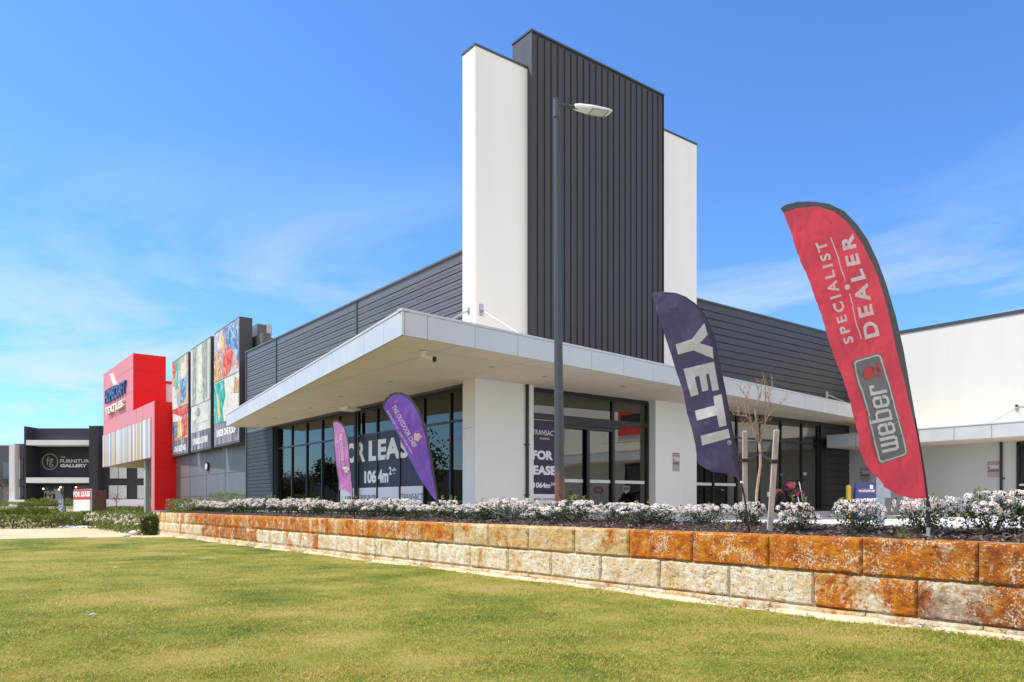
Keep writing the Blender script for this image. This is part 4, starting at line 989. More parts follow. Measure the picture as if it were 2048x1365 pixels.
# --- big red barbecue dealer flag
f = Flag('feather_flag', 'tall red dealer feather flag with a grey logo plate, nearest the right', 1857, 1076, -.02, 8, .011)
sleeve_out = [(1559.5, 418), (1571, 410.5), (1596, 404), (1627, 404), (1658, 408), (1689, 423), (1714, 449), (1737, 482), (1755, 521), (1773, 570), (1791, 631), (1807, 698), (1819.5, 769.5), (1832, 841), (1842.5, 903), (1850, 945)]
inner = [(1565.6, 427), (1596, 416.7), (1637, 414.6), (1668, 423), (1694, 444), (1717, 474.6), (1737, 510.5), (1755, 554), (1771, 605), (1786, 667), (1799, 723), (1814, 785), (1827, 841), (1842.6, 908), (1857, 997)]
left = [(1827, 998), (1796, 990), (1771, 975), (1760.5, 959), (1745, 946), (1732, 928.5), (1719.5, 898), (1718.5, 872), (1704, 831), (1694, 785), (1673, 728.5), (1655, 669.5), (1642.6, 626), (1622, 569.5), (1601.5, 523), (1581, 472)]
f.edge = [f.uv(p) for p in sleeve_out[4:]+[(1857, 997)]]; f.amp = .011
mb = MB(); f.pxpoly(mb, inner+left); banner = mb.build('banner', cloth('red_cloth', (.85, .075, .11), .5), f.o, smooth=True)
mb = MB(); f.pxpoly(mb, sleeve_out+[(1842.6, 908)]+inner[-3::-1]); mb.build('pole_sleeve', cloth('grey_cloth', (.07, .072, .075), .12), f.o, smooth=True)
f.pole([(1857.5, 1078), (1857, 1040), (1855.5, 1000), (1849, 950), (1841, 900), (1830, 838)], .013, .008)
mb = MB(); a = f.B; mb.tube([a+Vector((0, 0, -.1)), a+Vector((0, 0, .10))], .02, 10); mb.build('ground_spike', M['steel'], f.o)
mb = MB(); mb.tube([a+Vector((0, 0, .12)), f.pt(*f.uv((1856, 1003)))+f.n*.0], [.022, .019], 10); mb.build('pole_sock', M['black_plastic'], f.o)
wcl = cloth('white_print', (.80, .79, .79), .35, .8)
mb = MB()
f.text(mb, 'SPECIALIST', (1709, 684), (1648.7, 483), 21, bold=.03, d=.007, space=1.45)
f.text(mb, 'DEALER', (1758.5, 672), (1705, 468), 29, bold=.035, d=.007, space=1.4)
f.pxpoly(mb, [(1658.5, 476.5), (1660.5, 476), (1690, 563), (1688, 563.6)], .004); f.pxpoly(mb, [(1696.5, 588.5), (1698.5, 588), (1724, 678), (1722, 678.6)], .004)
f.pxpoly(mb, [(1693+5*math.cos(i*.42), 575.5+5.6*math.sin(i*.42)) for i in range(15)], .004)
mb.build('lettering', wcl, banner, smooth=True)
def rrect(c, r, n=5):           # rounded corner quad in pixels
    out = []
    for i in range(4):
        p = Vector(c[i]); a = (Vector(c[i-1])-p); b = (Vector(c[(i+1) % 4])-p); a = a.normalized()*r; b = b.normalized()*r
        for k in range(n+1):
            t = k/n; out.append(tuple((p+a)*(1-t)**2+p*2*t*(1-t)+(p+b)*t*t))
    return out
def shrink(c, d):
    m = sum((Vector(q) for q in c), Vector((0, 0)))/4
    out = []
    for i in range(4):
        p = Vector(c[i]); a = (Vector(c[i-1])-p).normalized(); b = (Vector(c[(i+1) % 4])-p).normalized(); out.append(tuple(p+(a+b)*d))
    return out
plate = [(1702, 722), (1763.5, 704), (1816, 911), (1757, 931)]
gcl = cloth('grey_print', (.17, .165, .165), .12)
mb = MB(); f.pxpoly(mb, rrect(plate, 10), .005, 0); f.pxpoly(mb, rrect(shrink(plate, 2.5), 9), .009, 1); f.pxpoly(mb, rrect(shrink(plate, 5.5), 8), .013, 0)
mb.build('logo_plate', [gcl, wcl], banner, smooth=True)
mb = MB()
f.strokes(mb, wordmark(), (1794, 897), (1766, 770), 31, .018)
mb.build('lettering', wcl, banner, smooth=True)
mb = MB()       # the little kettle barbecue
f.pxpoly(mb, [(1737+11*math.cos(i*.4), 746+13*math.sin(i*.4)-3*math.cos(i*.4)) for i in range(16)], .018)
for q in ([(1744, 741), (1758, 731), (1759, 734), (1745, 744)], [(1746, 748), (1761, 748), (1761, 751), (1746, 751)], [(1754, 726), (1757.5, 725), (1762, 752), (1759, 753)]): f.pxpoly(mb, q, .018)
mb.build('kettle_emblem', cloth('red_print', (.62, .05, .06), .2), banner)

# --- navy flag
f = Flag('feather_flag', 'navy blue feather flag with four big white letters', 1499.5, 1066.5, -.02, -6, .012)
outer = [(1303, 586), (1322, 585), (1352, 587.5), (1371, 595), (1390.5, 608.5), (1407.6, 627.6), (1419, 648.5), (1427, 670), (1433, 693), (1442.5, 743), (1450, 781), (1457.5, 819), (1463.5, 857), (1471, 895), (1478.5, 933), (1483, 966)]
left = [(1470.5, 954), (1451.4, 947), (1425, 944.8), (1409.5, 937), (1395.4, 927.6), (1390.5, 891), (1383, 857), (1373, 823), (1366, 781), (1354, 747), (1343, 712), (1329.5, 670.5), (1314, 627)]
nav = cloth('navy_cloth', (.095, .072, .15), .35)
f.edge = [f.uv(p) for p in outer[3:]]; f.amp = .012
mb = MB(); f.pxpoly(mb, outer+left); banner = mb.build('banner', nav, f.o, smooth=True)
f.pole([(1499.5, 1069), (1496, 1045), (1491, 1005), (1483, 966), (1478.3, 931), (1470.7, 893), (1463.3, 856), (1457, 818), (1449.6, 780), (1442, 742), (1432.6, 692), (1426.6, 669), (1418.6, 648), (1407, 627), (1390, 608), (1370.6, 594.5), (1351, 587), (1322, 584.5)], .011, .005)
mb = MB(); f.pxpoly(mb, outer[5:]+[(q[0]-9, q[1]+1) for q in outer[:4:-1]][1:], .003); mb.build('pole_sleeve', cloth('navy_sleeve', (.045, .04, .085), .15), f.o, smooth=True)
mb = MB()
for p in ([(1351, 689.5), (1382.9, 680), (1408.4, 647), (1415, 670.5), (1398.9, 687.6), (1424.8, 695), (1426.7, 718), (1386.7, 701.7), (1356, 709.7)],
          [(1367, 738), (1427.5, 724.5), (1437.8, 779.6), (1425, 782.7), (1417.7, 748), (1412, 749.2), (1417.2, 780.4), (1404.8, 783.5), (1398.5, 752), (1389.5, 754.5), (1397.4, 788.8), (1381.6, 794)],
          [(1426.7, 793), (1443, 788.6), (1453.3, 851.4), (1438, 855.2), (1433.5, 831.2), (1393.5, 842), (1389.7, 822), (1429.3, 811.4)],
          [(1400.8, 872.4), (1456.4, 858), (1459.8, 876), (1403.8, 892)]): f.pxpoly(mb, p, .006)
f.pxpoly(mb, [(1458.5+4.2*math.cos(i*.45), 886+4.6*math.sin(i*.45)) for i in range(14)], .006)
mb.build('lettering', wcl, banner, smooth=True)
mb = MB(); f.pxpoly(mb, [(1458.5+3.2*math.cos(i*.45), 886+3.6*math.sin(i*.45)) for i in range(14)], .008); mb.build('trademark_ring', nav, banner)
mb = MB(); f.text(mb, 'R', (1457, 883.8), (1457, 888.2), 3.6, d=.010, bold=.02); mb.build('lettering', wcl, banner, smooth=True)
mb = MB(); q = f.uv((1482.5, 965)); mb.ball(f.pt(*q), .016, 8); mb.build('toggle', M['white_plastic'], f.o)

# --- purple teardrop flag (pixels of an enlarged crop)
cv = (640, 740, 4.014)
f = Flag('feather_flag', 'purple teardrop feather flag with white slanting lettering and a magenta outline', 880.5, 1040, -.0, 5, .020, conv=cv, wl=1.2)
outer = [(500, 292), (508, 262), (530, 228), (560, 200), (600, 183), (640, 180), (690, 195), (735, 232), (775, 288), (810, 350), (840, 425), (868, 530), (890, 650), (910, 780), (928, 900), (942, 1000), (950, 1068)]
left = [(925, 1045), (895, 1012), (850, 945), (800, 868), (755, 780), (710, 690), (660, 590), (600, 470), (550, 380)]
inner = [(520, 296), (528, 268), (545, 243), (570, 218), (600, 203), (640, 198), (680, 210), (720, 245), (757, 298), (790, 355), (818, 430), (846, 532), (868, 650), (890, 780), (910, 900), (930, 1000)]
mb = MB(); f.pxpoly(mb, inner+[(940, 1058)]+left+[(507, 300)]); banner = mb.build('banner', cloth('purple_cloth', (.25, .12, .56), .5), f.o, smooth=True)
mb = MB(); f.pxpoly(mb, outer+[(938, 1060)]+inner[::-1]); mb.build('pole_sleeve', cloth('dark_sleeve', (.06, .06, .065), .12), f.o, smooth=True)
f.pole([(966, 1215), (960, 1130), (950, 1060), (942, 1000), (928, 900), (910, 780), (890, 650)], .013, .007)
mb = MB()
f.text(mb, 'THE OUTDOOR CHEF', (573, 300), (745, 626), 38, bold=.025, d=.006)
f.text(mb, 'JOONDALUP - OSBORNE PARK', (530, 333), (732, 684), 19, bold=.015, d=.006)
mb.build('lettering', wcl, banner, smooth=True)
def hat(f, c, s, a, d):          # chef's hat in pixels: centre, size, tilt
    pts = [(-.32, .5), (-.36, .12), (-.52, .0), (-.55, -.25), (-.38, -.42), (-.2, -.36), (-.05, -.55), (.18, -.5), (.28, -.36), (.46, -.38), (.56, -.18), (.46, .05), (.36, .12), (.32, .5)]
    ca, sa = math.cos(a), math.sin(a); return [(c[0]+s*(x*ca-y*sa), c[1]+s*(x*sa+y*ca)) for x, y in pts]
mb = MB(); f.pxpoly(mb, hat(f, (782, 540), 62, .35, 0), .010); mb.build('hat_emblem', wcl, banner, smooth=True)
mb = MB(); fr_ = [(552, 280), (603, 252), (806, 622), (762, 662)]; 
for i in range(4):
    a, b = Vector(fr_[i]), Vector(fr_[(i+1) % 4]); e = (b-a).normalized(); n = Vector((-e.y, e.x))*2.4
    f.pxpoly(mb, [a-e*2+n, b+e*2+n, b+e*2-n, a-e*2-n], .004)
f.pxpoly(mb, hat(f, (782, 540), 76, .35, 0), .007); mb.build('magenta_outline', cloth('magenta_print', (.60, .05, .30), .3), banner)

# --- pink flag
f = Flag('feather_flag', 'small pink feather flag seen from its back, left of the purple one', 709, 1036, -.0, -30, .012, conv=cv)
outer = [(97, 428), (104, 412), (122, 405), (145, 407), (170, 418), (192, 445), (210, 490), (224, 550), (236, 640), (246, 740), (254, 860), (260, 960), (266, 1060)]
inner = [(103, 432), (112, 420), (140, 420), (165, 435), (186, 465), (203, 505), (217, 560), (229, 645), (240, 745), (248, 860), (254, 955)]
left = [(258, 1022), (232, 985), (200, 965), (170, 962), (150, 962), (140, 860), (130, 760), (118, 640), (108, 530)]
mb = MB(); f.pxpoly(mb, inner+left, 0, 0, .07); banner = mb.build('banner', cloth('pink_cloth', (.62, .26, .58), .5), f.o, smooth=True)
mb = MB(); f.pxpoly(mb, outer+[(258, 1022)]+inner[::-1], 0, 0, .07); f.pxpoly(mb, [(96, 430), (103, 432), (155, 960), (149, 962)], .002, 0, .07); mb.build('pole_sleeve', cloth('dark_sleeve', (.05, .04, .05), .12), f.o, smooth=True)
f.pole([(279, 1200), (272, 1120), (265, 1050), (259, 950), (253, 855), (245, 740)], .012, .007)
mb = MB(); f.text(mb, 'THE OUTDOOR CHEF', (150, 516), (186, 815), 24, d=.006, bold=.02); f.text(mb, 'JOONDALUP', (138, 565), (168, 800), 10, d=.006, bold=.01); mb.build('lettering', cloth('pale_print', (.74, .62, .76), .4), banner)
mb = MB(); f.pxpoly(mb, hat(f, (214, 802), 46, .15, 0), .012); mb.build('hat_emblem', wcl, banner, smooth=True)
mb = MB(); fr_ = [(146, 508), (184, 500), (214, 850), (184, 856)]
for i in range(4):
    a, b = Vector(fr_[i]), Vector(fr_[(i+1) % 4]); e = (b-a).normalized(); n = Vector((-e.y, e.x))*1.4
    f.pxpoly(mb, [a-e+n, b+e+n, b+e-n, a-e-n], .004)
mb.build('magenta_outline', cloth('pink_outline', (.70, .10, .32), .4), banner)

# --- grey sale flag in front of the far shop
cv = (0, 840, 5.686)
f = Flag('feather_flag', 'grey sale feather flag among the far hedges', 128, 1036, 0, 0, .03, conv=cv, t=46, wl=3)
outer = [(606, 787), (630, 786), (655, 795), (685, 825), (708, 865), (724, 910), (736, 960), (744, 1010), (748, 1055)]
left = [(725, 1065), (710, 1092), (690, 1085), (672, 1010), (655, 930), (635, 850)]
mb = MB(); f.pxpoly(mb, outer+left, 0, 0, .3); banner = mb.build('banner', cloth('grey_flag_cloth', (.24, .26, .30), .3), f.o, smooth=True)
f.pole([(750, 1130), (748, 1055), (744, 1008), (736, 958), (724, 908)], .03, .02)
mb = MB(); f.text(mb, 'SALE', (716, 1090), (712, 900), 46, d=.03, bold=.02, step=.3); mb.build('lettering', wcl, banner, smooth=True)

# ================================================================== STREET LAMP
LB = at(1120, 1052, 13.4); LB.z = -.12
lamp = thing('street_lamp', 'tall charcoal street lamp with a rusty foot and white lamp head', 'street lamp', LB)
tl = 13.4
def lz(py): return CH+(1008-py)/1520*tl
topc = at(1112.5, 205, tl); base = LB.copy()
mb = MB()
ztop = lz(232)
mb.tube([base+Vector((0, 0, -.05)), base+Vector((0, 0, .012))], [.20, .20], 4); 
mb.tube([base, Vector((topc.x, topc.y, ztop))] if False else [base, Vector((base.x*.0+topc.x, topc.y, ztop))], [.094, .048], 8)
m_, nt, N, L, P = new_mat('lamp_post_paint'); P.inputs['Roughness'].default_value = .42
g = N.new('ShaderNodeNewGeometry'); sp = N.new('ShaderNodeSeparateXYZ'); L.new(g.outputs['Position'], sp.inputs[0])
t = N.new('ShaderNodeTexNoise'); t.inputs['Scale'].default_value = 5; t.inputs['Detail'].default_value = 6; mp = N.new('ShaderNodeMapping'); mp.inputs['Scale'].default_value = (2.5, 2.5, 1.1); L.new(g.outputs['Position'], mp.inputs[0]); L.new(mp.outputs[0], t.inputs['Vector'])
h = N.new('ShaderNodeMapRange'); h.inputs[1].default_value = 1.35; h.inputs[2].default_value = .55; h.inputs[3].default_value = -.35; h.inputs[4].default_value = .16; L.new(sp.outputs[2], h.inputs[0])
ad = N.new('ShaderNodeMath'); ad.operation = 'ADD'; L.new(t.outputs[0], ad.inputs[0]); L.new(h.outputs[0], ad.inputs[1])
r = N.new('ShaderNodeValToRGB'); e = r.color_ramp.elements; e[0].position = .40; e[0].color = (.045, .049, .055, 1); e[1].position = .60; e[1].color = (.13, .060, .042, 1)
k = e.new(.47); k.color = (.075, .068, .066, 1); k = e.new(.72); k.color = (.22, .085, .045, 1); k = e.new(.84); k.color = (.085, .05, .042, 1); L.new(ad.outputs[0], r.inputs[0]); L.new(r.outputs[0], P.inputs['Base Color'])
mb.build('pole', m_, lamp)
tp = Vector((topc.x, topc.y, ztop))
mb = MB(); mb.tube([tp+Vector((0, 0, -.03)), tp+Vector((0, 0, .28))], [.060, .058], 12); mb.tube([tp+Vector((0, 0, .28)), tp+Vector((0, 0, .295))], [.062, .062], 12)
mb.ball(tp+Vector((-.03, -.05, .07)), .012, 6); mb.ball(tp+Vector((-.03, -.05, .02)), .012, 6); mb.build('spigot_cap', mat('lamp_cap', (.06, .066, .075), .45), lamp)
ad_ = Vector((.967, -.255, 0)); a0 = tp+Vector((0, 0, .21))
mb = MB(); mb.tube([a0, a0+ad_*.44+Vector((0, 0, .02))], .030, 10); mb.build('arm', M['charcoal_flash'], lamp)
hp = a0+ad_*.36+Vector((0, 0, .02)); side = Vector((-ad_.y, ad_.x, 0))
# head: flattened shell, narrow at the neck, wide lamp deck with a tapered tip
prof = [(0, .055, .045), (.10, .085, .055), (.20, .10, .055), (.32, .135, .05), (.62, .135, .04), (.72, .105, .03)]
mb = MB(); n = 8
for (x, w, hh) in prof:
    c = hp+ad_*x+Vector((0, 0, x*.05))
    for (s_, q) in ((-1, -.45), (-1, .2), (-.6, 1), (.6, 1), (1, .2), (1, -.45), (.5, -.6), (-.5, -.6)): mb.v.append(tuple(c+side*w*s_+Vector((0, 0, hh*q))))
for i in range(len(prof)-1):
    for j in range(n): mb.f.append([i*n+j, i*n+(j+1) % n, (i+1)*n+(j+1) % n, (i+1)*n+j]); mb.m.append(0)
mb.f.append(list(range(n))[::-1]); mb.m.append(0); mb.f.append([(len(prof)-1)*n+j for j in range(n)]); mb.m.append(0)
lh = mb.build('lamp_head', M['white_plastic'], lamp, bevel=.006)
mb = MB()
def hb(x, s_, z): return hp+ad_*x+side*s_+Vector((0, 0, x*.05+z))
mb.add([hb(.34, -.10, -.036), hb(.64, -.10, -.032), hb(.64, .10, -.032), hb(.34, .10, -.036)], [(0, 1, 2, 3)]); lens = mb.build('lens', M['lamp_glass'], lh)
mb = MB()
for (x0, x1, s0, s1) in ((.32, .345, -.112, .112), (.635, .66, -.112, .112), (.345, .635, -.112, -.098), (.345, .635, .098, .112)):
    q = [hb(x0, s0, -.041), hb(x1, s0, -.040), hb(x1, s1, -.040), hb(x0, s1, -.041)]; mb.prism([tuple(p) for p in q], (0, 0, .012))
mb.build('lens_frame', M['warn_grey'], lh)

# ================================================================== CAMERA, DOME, WARNING SIGNS
cc = thing('security_camera', 'white bullet security camera under the canopy corner', 'camera', (0, 0, 0))
k = (3.44)*1520/(1008-702); cp = at(848, 702, k-.0); cp.z = 3.738; cc.location = cp
R_ = Vector((FY, -FX, 0)); F_ = Vector((FX, FY, 0))
mb = MB(); mb.tube([cp+Vector((0, 0, .002)), cp+Vector((0, 0, -.02))], [.06, .06], 14); mb.tube([cp, cp+Vector((0, 0, -.075))], .018, 8); mb.build('bracket', M['white_plastic'], cc)
b0 = cp+Vector((0, 0, -.085))-R_*.06+F_*.02; v = (R_*.9-F_*.25+Vector((0, 0, -.28))).normalized()
mb = MB(); mb.tube([b0, b0+v*.30], .045, 12); mb.build('housing', M['white_plastic'], cc, smooth=False)
mb = MB(); mb.tube([b0+v*.30, b0+v*.36], .052, 12); mb.ball(b0+v*.33+Vector((0, 0, -.04)), .04, 8); mb.build('lens_hood', M['black_plastic'], cc)
dc = thing('dome_camera', 'small white dome sensor hanging under the canopy beside the bullet camera', 'camera', (0, 0, 0))
dp = at(846, 713, (3.44-.1)*1520/(1008-711)); dp.z = 3.738; dc.location = dp
mb = MB(); mb.tube([dp+Vector((0, 0, .002)), dp+Vector((0, 0, -.03)), dp+Vector((0, 0, -.07)), dp+Vector((0, 0, -.11)), dp+Vector((0, 0, -.125))], [.075, .075, .06, .04, .015], 14); mb.build('shell', M['white_plastic'], dc)
def warning(label, fn, w, h, loc):
    t = thing('warning_sign', label, 'sign', loc, 0, 'security warning signs on the white walls')
    mb = MB()
    def rc(u0, u1, v0, v1, mi, d): mb.add([fn(u0*w, v0*h, d), fn(u1*w, v0*h, d), fn(u1*w, v1*h, d), fn(u0*w, v1*h, d)], [(0, 1, 2, 3)], mi)
    p = [fn(0, 0, .003), fn(w, 0, .003), fn(w, h, .003), fn(0, h, .003)]; q = [fn(0, 0, 0), fn(w, 0, 0), fn(w, h, 0), fn(0, h, 0)]
    mb.add(p+q, [(0, 1, 2, 3), (0, 4, 5, 1), (1, 5, 6, 2), (2, 6, 7, 3), (3, 7, 4, 0)], 0)
    rc(.02, .98, .82, .99, 1, .005); rc(.06, .94, .56, .76, 2, .005); rc(.06, .94, .36, .50, 1, .005); rc(.06, .94, .04, .30, 0, .006); rc(.08, .22, .58, .68, 3, .007)
    mb.build('plate', [M['warn_grey'], M['warn_red'], M['warn_white'], M['sign_blue']], t)
    mb = MB(); letters(mb, 'WARNING', .08*w, .85*h, .84*w, .10*h, lambda u, v, d: fn(u, v, .008), .03); mb.build('lettering', M['warn_white'], t); return t
z0, z1 = CH-(943-1008)/1520*25.9, CH-(906-1008)/1520*25.9
warning('security warning sign on the white pier behind the navy flag', lambda u, v, d: (xy(1345, 17.05)+u, 17.045-d, z0+v), .36, z1-z0, (20.3, 17.04, z0))
y0 = yx(1720, 32.4); warning('security warning sign half hidden by the red flag', lambda u, v, d: (32.392-d, y0-u, 1.29+v), .46, .60, (32.39, y0, 1.29))
y0b = yx(1975, 32.4); warning('security warning sign left of the black downpipe on the white wing', lambda u, v, d: (32.392-d, y0b-u, 1.32+v), .42, .61, (32.39, y0b, 1.32))

# ================================================================== CAR PARK FURNITURE
GZ = -.12
p = at(1731, 1036, 20); ang = math.radians(-37.8-8)
af = thing('sandwich_board', 'dark blue A-frame sandwich board beside the yellow bollard', 'sign', (p.x, p.y, GZ), ang)
def slope(y0, y1): return lambda u, v, d: (u, y0+(y1-y0)*v/.98-d, v)
mb = MB()
for s_ in (1, -1):
    a = [(-.31, -.26*s_, 0), (.31, -.26*s_, 0), (.26, -.03*s_, .98), (-.26, -.03*s_, .98)]; mb.prism(a, (0, .02*s_, 0), 0)
mb.build('board', M['sign_blue'], af, local=True)
mb = MB(); mb.tube([(-.06, 0, .97), (-.05, 0, 1.02), (.05, 0, 1.02), (.06, 0, .97)], .008, 6); mb.tube([(-.27, -.14, .35), (-.27, .14, .35)], .008, 6); mb.build('handle', M['black_plastic'], af, local=True)
fa = slope(-.26, -.03); fa2 = lambda u, v, d: fa(u, v, .006)
mb = MB(); letters(mb, 'THE OUTDOOR CHEF', -.20, .74, .40, .055, fa2, .03); letters(mb, 'the best bbqs in the suburbs', -.19, .655, .38, .03, fa2, .0) if False else None
letters(mb, 'YETI', .03, .48, .21, .09, fa2, .05); [mb.add([fa(-.21+p[0]*.135, .49+p[1]*.06, .006) for p in q], [(0, 1, 2, 3)]) for q in wordmark()]; letters(mb, 'Alfresco Kitchens', -.17, .36, .40, .06, fa2, .03)
mb.prism([fa(.13+.05*x, .87+.05*y, .004) for x, y in ((-.7, -1), (-.75, .1), (-1, .6), (-.4, 1), (0, 1.15), (.4, 1), (1, .6), (.75, .1), (.7, -1))], (0, -.002, 0))
mb.build('lettering', M['white_ink'], af, local=True)
mb = MB()
for (u0, u1, v0, v1) in ((-.225, .225, .822, .828), (-.225, .225, .71, .716), (-.225, -.219, .71, .828), (.219, .225, .71, .828)): mb.add([fa(u0, v0, .004), fa(u1, v0, .004), fa(u1, v1, .004), fa(u0, v1, .004)], [(0, 1, 2, 3)])
mb.add([fa(-.068, .485, .004), fa(-.03, .485, .004), fa(-.03, .57, .004), fa(-.068, .57, .004)], [(0, 1, 2, 3)]); mb.build('red_outline', M['pinkink'], af, local=True)
p = at(1697, 1036, 22); bo = thing('bollard', 'yellow steel bollard with a domed cap', 'bollard', (p.x, p.y, GZ))
mb = MB(); mb.tube([(0, 0, 0), (0, 0, .90)], .068, 18); mb.build('post', M['yellow'], bo, smooth=False, local=True)
mb = MB(); mb.tube([(0, 0, .895), (0, 0, .93), (0, 0, .965), (0, 0, .975)], [.074, .074, .05, .02], 18); mb.build('cap', M['yellow'], bo, local=True)
p = at(1930, 1033, .43*1520/25.5); ws_ = thing('wheel_stop', 'black and yellow rubber wheel stop in front of the white wing', 'wheel stop', (p.x, p.y, GZ), math.radians(-4))
mb = MB()
xs = [-1.0, -.72, -.44, -.16, .12, .40, .68, .96]
for i in range(len(xs)-1):
    a, b = xs[i], xs[i+1]; sh = .0
    mb.prism([(a, -.075, 0), (a, .075, 0), (a, .05, .10), (a, -.05, .10)], (b-a, 0, 0), i % 2)
mb.build('block', [M['black_plastic'], M['yellow']], ws_, local=True)
p = onz(1761, 1060, -.03); sp_ = thing('sign_post', 'square galvanised post standing in the mulch behind the red flag', 'post', (p.x, p.y, -.03))
mb = MB(); mb.box(-.037, .037, -.037, .037, -.1, .80); mb.build('post', M['steel'], sp_, local=True)
mb = MB(); mb.box(-.16, .16, -.055, -.04, .42, .78); mb.build('plate', M['steel'], sp_, local=True)

# ---- motorcycle (local: x forward, y to its left)
p = at(1577, 1028, 25.0); mc = thing('motorcycle', 'red cruiser motorcycle parked on the path by the shop windows', 'motorcycle', (p.x, p.y, .01), math.radians(6)); mc.scale = (1.06, 1.06, 1.06)
def wheel(x, r, w):
    mb = MB(); ring = [(x+(r-w)*math.cos(a), 0, r+(r-w)*math.sin(a)) for a in [i*2*math.pi/28 for i in range(29)]]
    mb.tube(ring, w, 10, 0, False); o = mb.build('wheel', M['tyre'], mc, smooth=True, local=True)
    s = MB()
    for i in range(9):
        a = i*2*math.pi/9; s.tube([(x, 0, r), (x+(r-w*1.7)*math.cos(a), 0, r+(r-w*1.7)*math.sin(a))], .012, 6)
    s.tube([(x, -.06, r), (x, .06, r)], .05, 12); s.tube([(x+(r-w*1.8)*math.cos(a), 0, r+(r-w*1.8)*math.sin(a)) for a in [i*2*math.pi/24 for i in range(25)]], .016, 6, 0, False)
    s.build('rim', M['engine'], o, local=True)
wheel(-.74, .33, .075); wheel(.76, .33, .062)
mb = MB()       # tank: loft of ellipses
sec = [(-.12, .05, .10, .80), (-.05, .11, .12, .82), (.08, .15, .13, .84), (.2, .15, .13, .86), (.3, .10, .10, .88), (.36, .04, .05, .89)]
n = 14
for (x, w, h, z) in sec:
    for j in range(n): a = 2*math.pi*j/n; mb.v.append((x, w*math.cos(a), z+h*math.sin(a)))
for i in range(len(sec)-1):
    for j in range(n): mb.f.append([i*n+j, i*n+(j+1) % n, (i+1)*n+(j+1) % n, (i+1)*n+j]); mb.m.append(0)
mb.f += [list(range(n))[::-1], [(len(sec)-1)*n+j for j in range(n)]]; mb.m += [0, 0]
mb.build('fuel_tank', M['bike_red'], mc, smooth=True, local=True)
def fender(x, r, w, a0, a1, name, m):
    mb = MB(); K = 14
    for i in range(K+1):
        a = math.radians(a0+(a1-a0)*i/K)
        for (s_, rr) in ((-1, r-.05), (-.9, r), (0, r+.025), (.9, r), (1, r-.05)): mb.v.append((x+rr*math.cos(a), s_*w, .33+rr*math.sin(a)))
    for i in range(K):
        for j in range(4): mb.f.append([i*5+j, i*5+j+1, (i+1)*5+j+1, (i+1)*5+j]); mb.m.append(0)
    o = mb.build(name, m, mc, smooth=True, local=True); md = o.modifiers.new('s', 'SOLIDIFY'); md.thickness = .008
fender(-.74, .385, .10, 30, 175, 'rear_fender', M['bike_red']); fender(.76, .37, .075, 40, 150, 'front_fender', M['bike_red'])
mb = MB(); 
sec = [(-.52, .10, .035, .70), (-.40, .14, .05, .70), (-.22, .12, .05, .72), (-.12, .08, .05, .78)]
for (x, w, h, z) in sec:
    for j in range(n): a = 2*math.pi*j/n; mb.v.append((x, w*math.cos(a), z+h*math.sin(a)))
for i in range(len(sec)-1):
    for j in range(n): mb.f.append([i*n+j, i*n+(j+1) % n, (i+1)*n+(j+1) % n, (i+1)*n+j]); mb.m.append(0)
mb.f += [list(range(n))[::-1], [(len(sec)-1)*n+j for j in range(n)]]; mb.m += [0, 0]
mb.build('seat', M['black_plastic'], mc, smooth=True, local=True)
mb = MB()
for s_ in (-1, 1): mb.tube([(.76, s_*.095, .33), (.50, s_*.095, .98)], [.028, .022], 10)
mb.build('fork', M['chrome'], mc, smooth=True, local=True)
mb = MB(); mb.tube([(.28, .42, 1.0), (.33, .30, 1.04), (.44, .12, 1.02), (.46, 0, .99), (.44, -.12, 1.02), (.33, -.30, 1.04), (.28, -.42, 1.0)], .016, 8)
for s_ in (-1, 1): mb.tube([(.29, s_*.32, 1.035), (.25, s_*.45, .985)], .022, 8); mb.tube([(.33, s_*.28, 1.04), (.34, s_*.33, 1.16), (.33, s_*.37, 1.19)], .008, 6)
hbar = mb.build('handlebar', M['black_plastic'], mc, smooth=True, local=True)
for s_ in (-1, 1):
    mb = MB(); mb.tube([(.335, s_*.38, 1.21), (.305, s_*.38, 1.212)], [.050, .056], 14); mb.build('mirror', M['chrome'], mc, local=True)
mb = MB(); mb.ball((.62, 0, .88), .095, 14); mb.tube([(.40, .02, .96), (.44, .02, 1.06)], .05, 12); mb.build('headlight', M['black_plastic'], mc, smooth=True, local=True)
mb = MB(); mb.box(-.15, .25, -.16, .16, .24, .46); mb.tube([(.05, 0, .42), (.22, 0, .72)], [.10, .085], 12); mb.tube([(.02, 0, .42), (-.10, 0, .70)], [.10, .085], 12)
mb.tube([(.05, .12, .36), (.05, .22, .36)], .11, 16); mb.tube([(.05, -.12, .36), (.05, -.22, .36)], .11, 16)
mb.tube([(.5, 0, .95), (.35, 0, .62), (.30, 0, .30), (-.2, 0, .22), (-.45, 0, .45), (-.30, 0, .66), (.1, 0, .72), (.45, 0, .9)], .024, 8); mb.tube([(-.45, .1, .45), (-.74, .11, .33)], .024, 8); mb.tube([(-.45, -.1, .45), (-.74, -.11, .33)], .024, 8)
mb.build('engine', M['engine'], mc, local=True, bevel=.01)
mb = MB(); mb.tube([(.25, -.17, .5), (.30, -.2, .28), (0, -.22, .2), (-.4, -.21, .22), (-.95, -.22, .30)], [.026, .026, .028, .045, .05], 10); mb.build('exhaust', M['chrome'], mc, smooth=True, local=True)
mb = MB(); mb.box(-1.14, -1.125, -.11, .11, .50, .64); mb.box(-1.125, -1.09, -.03, .03, .55, .60); mb.build('number_plate', M['white_plastic'], mc, local=True)
mb = MB(); mb.tube([(-.05, .12, .25), (-.12, .30, .01)], .012, 6); mb.build('kickstand', M['engine'], mc, local=True)

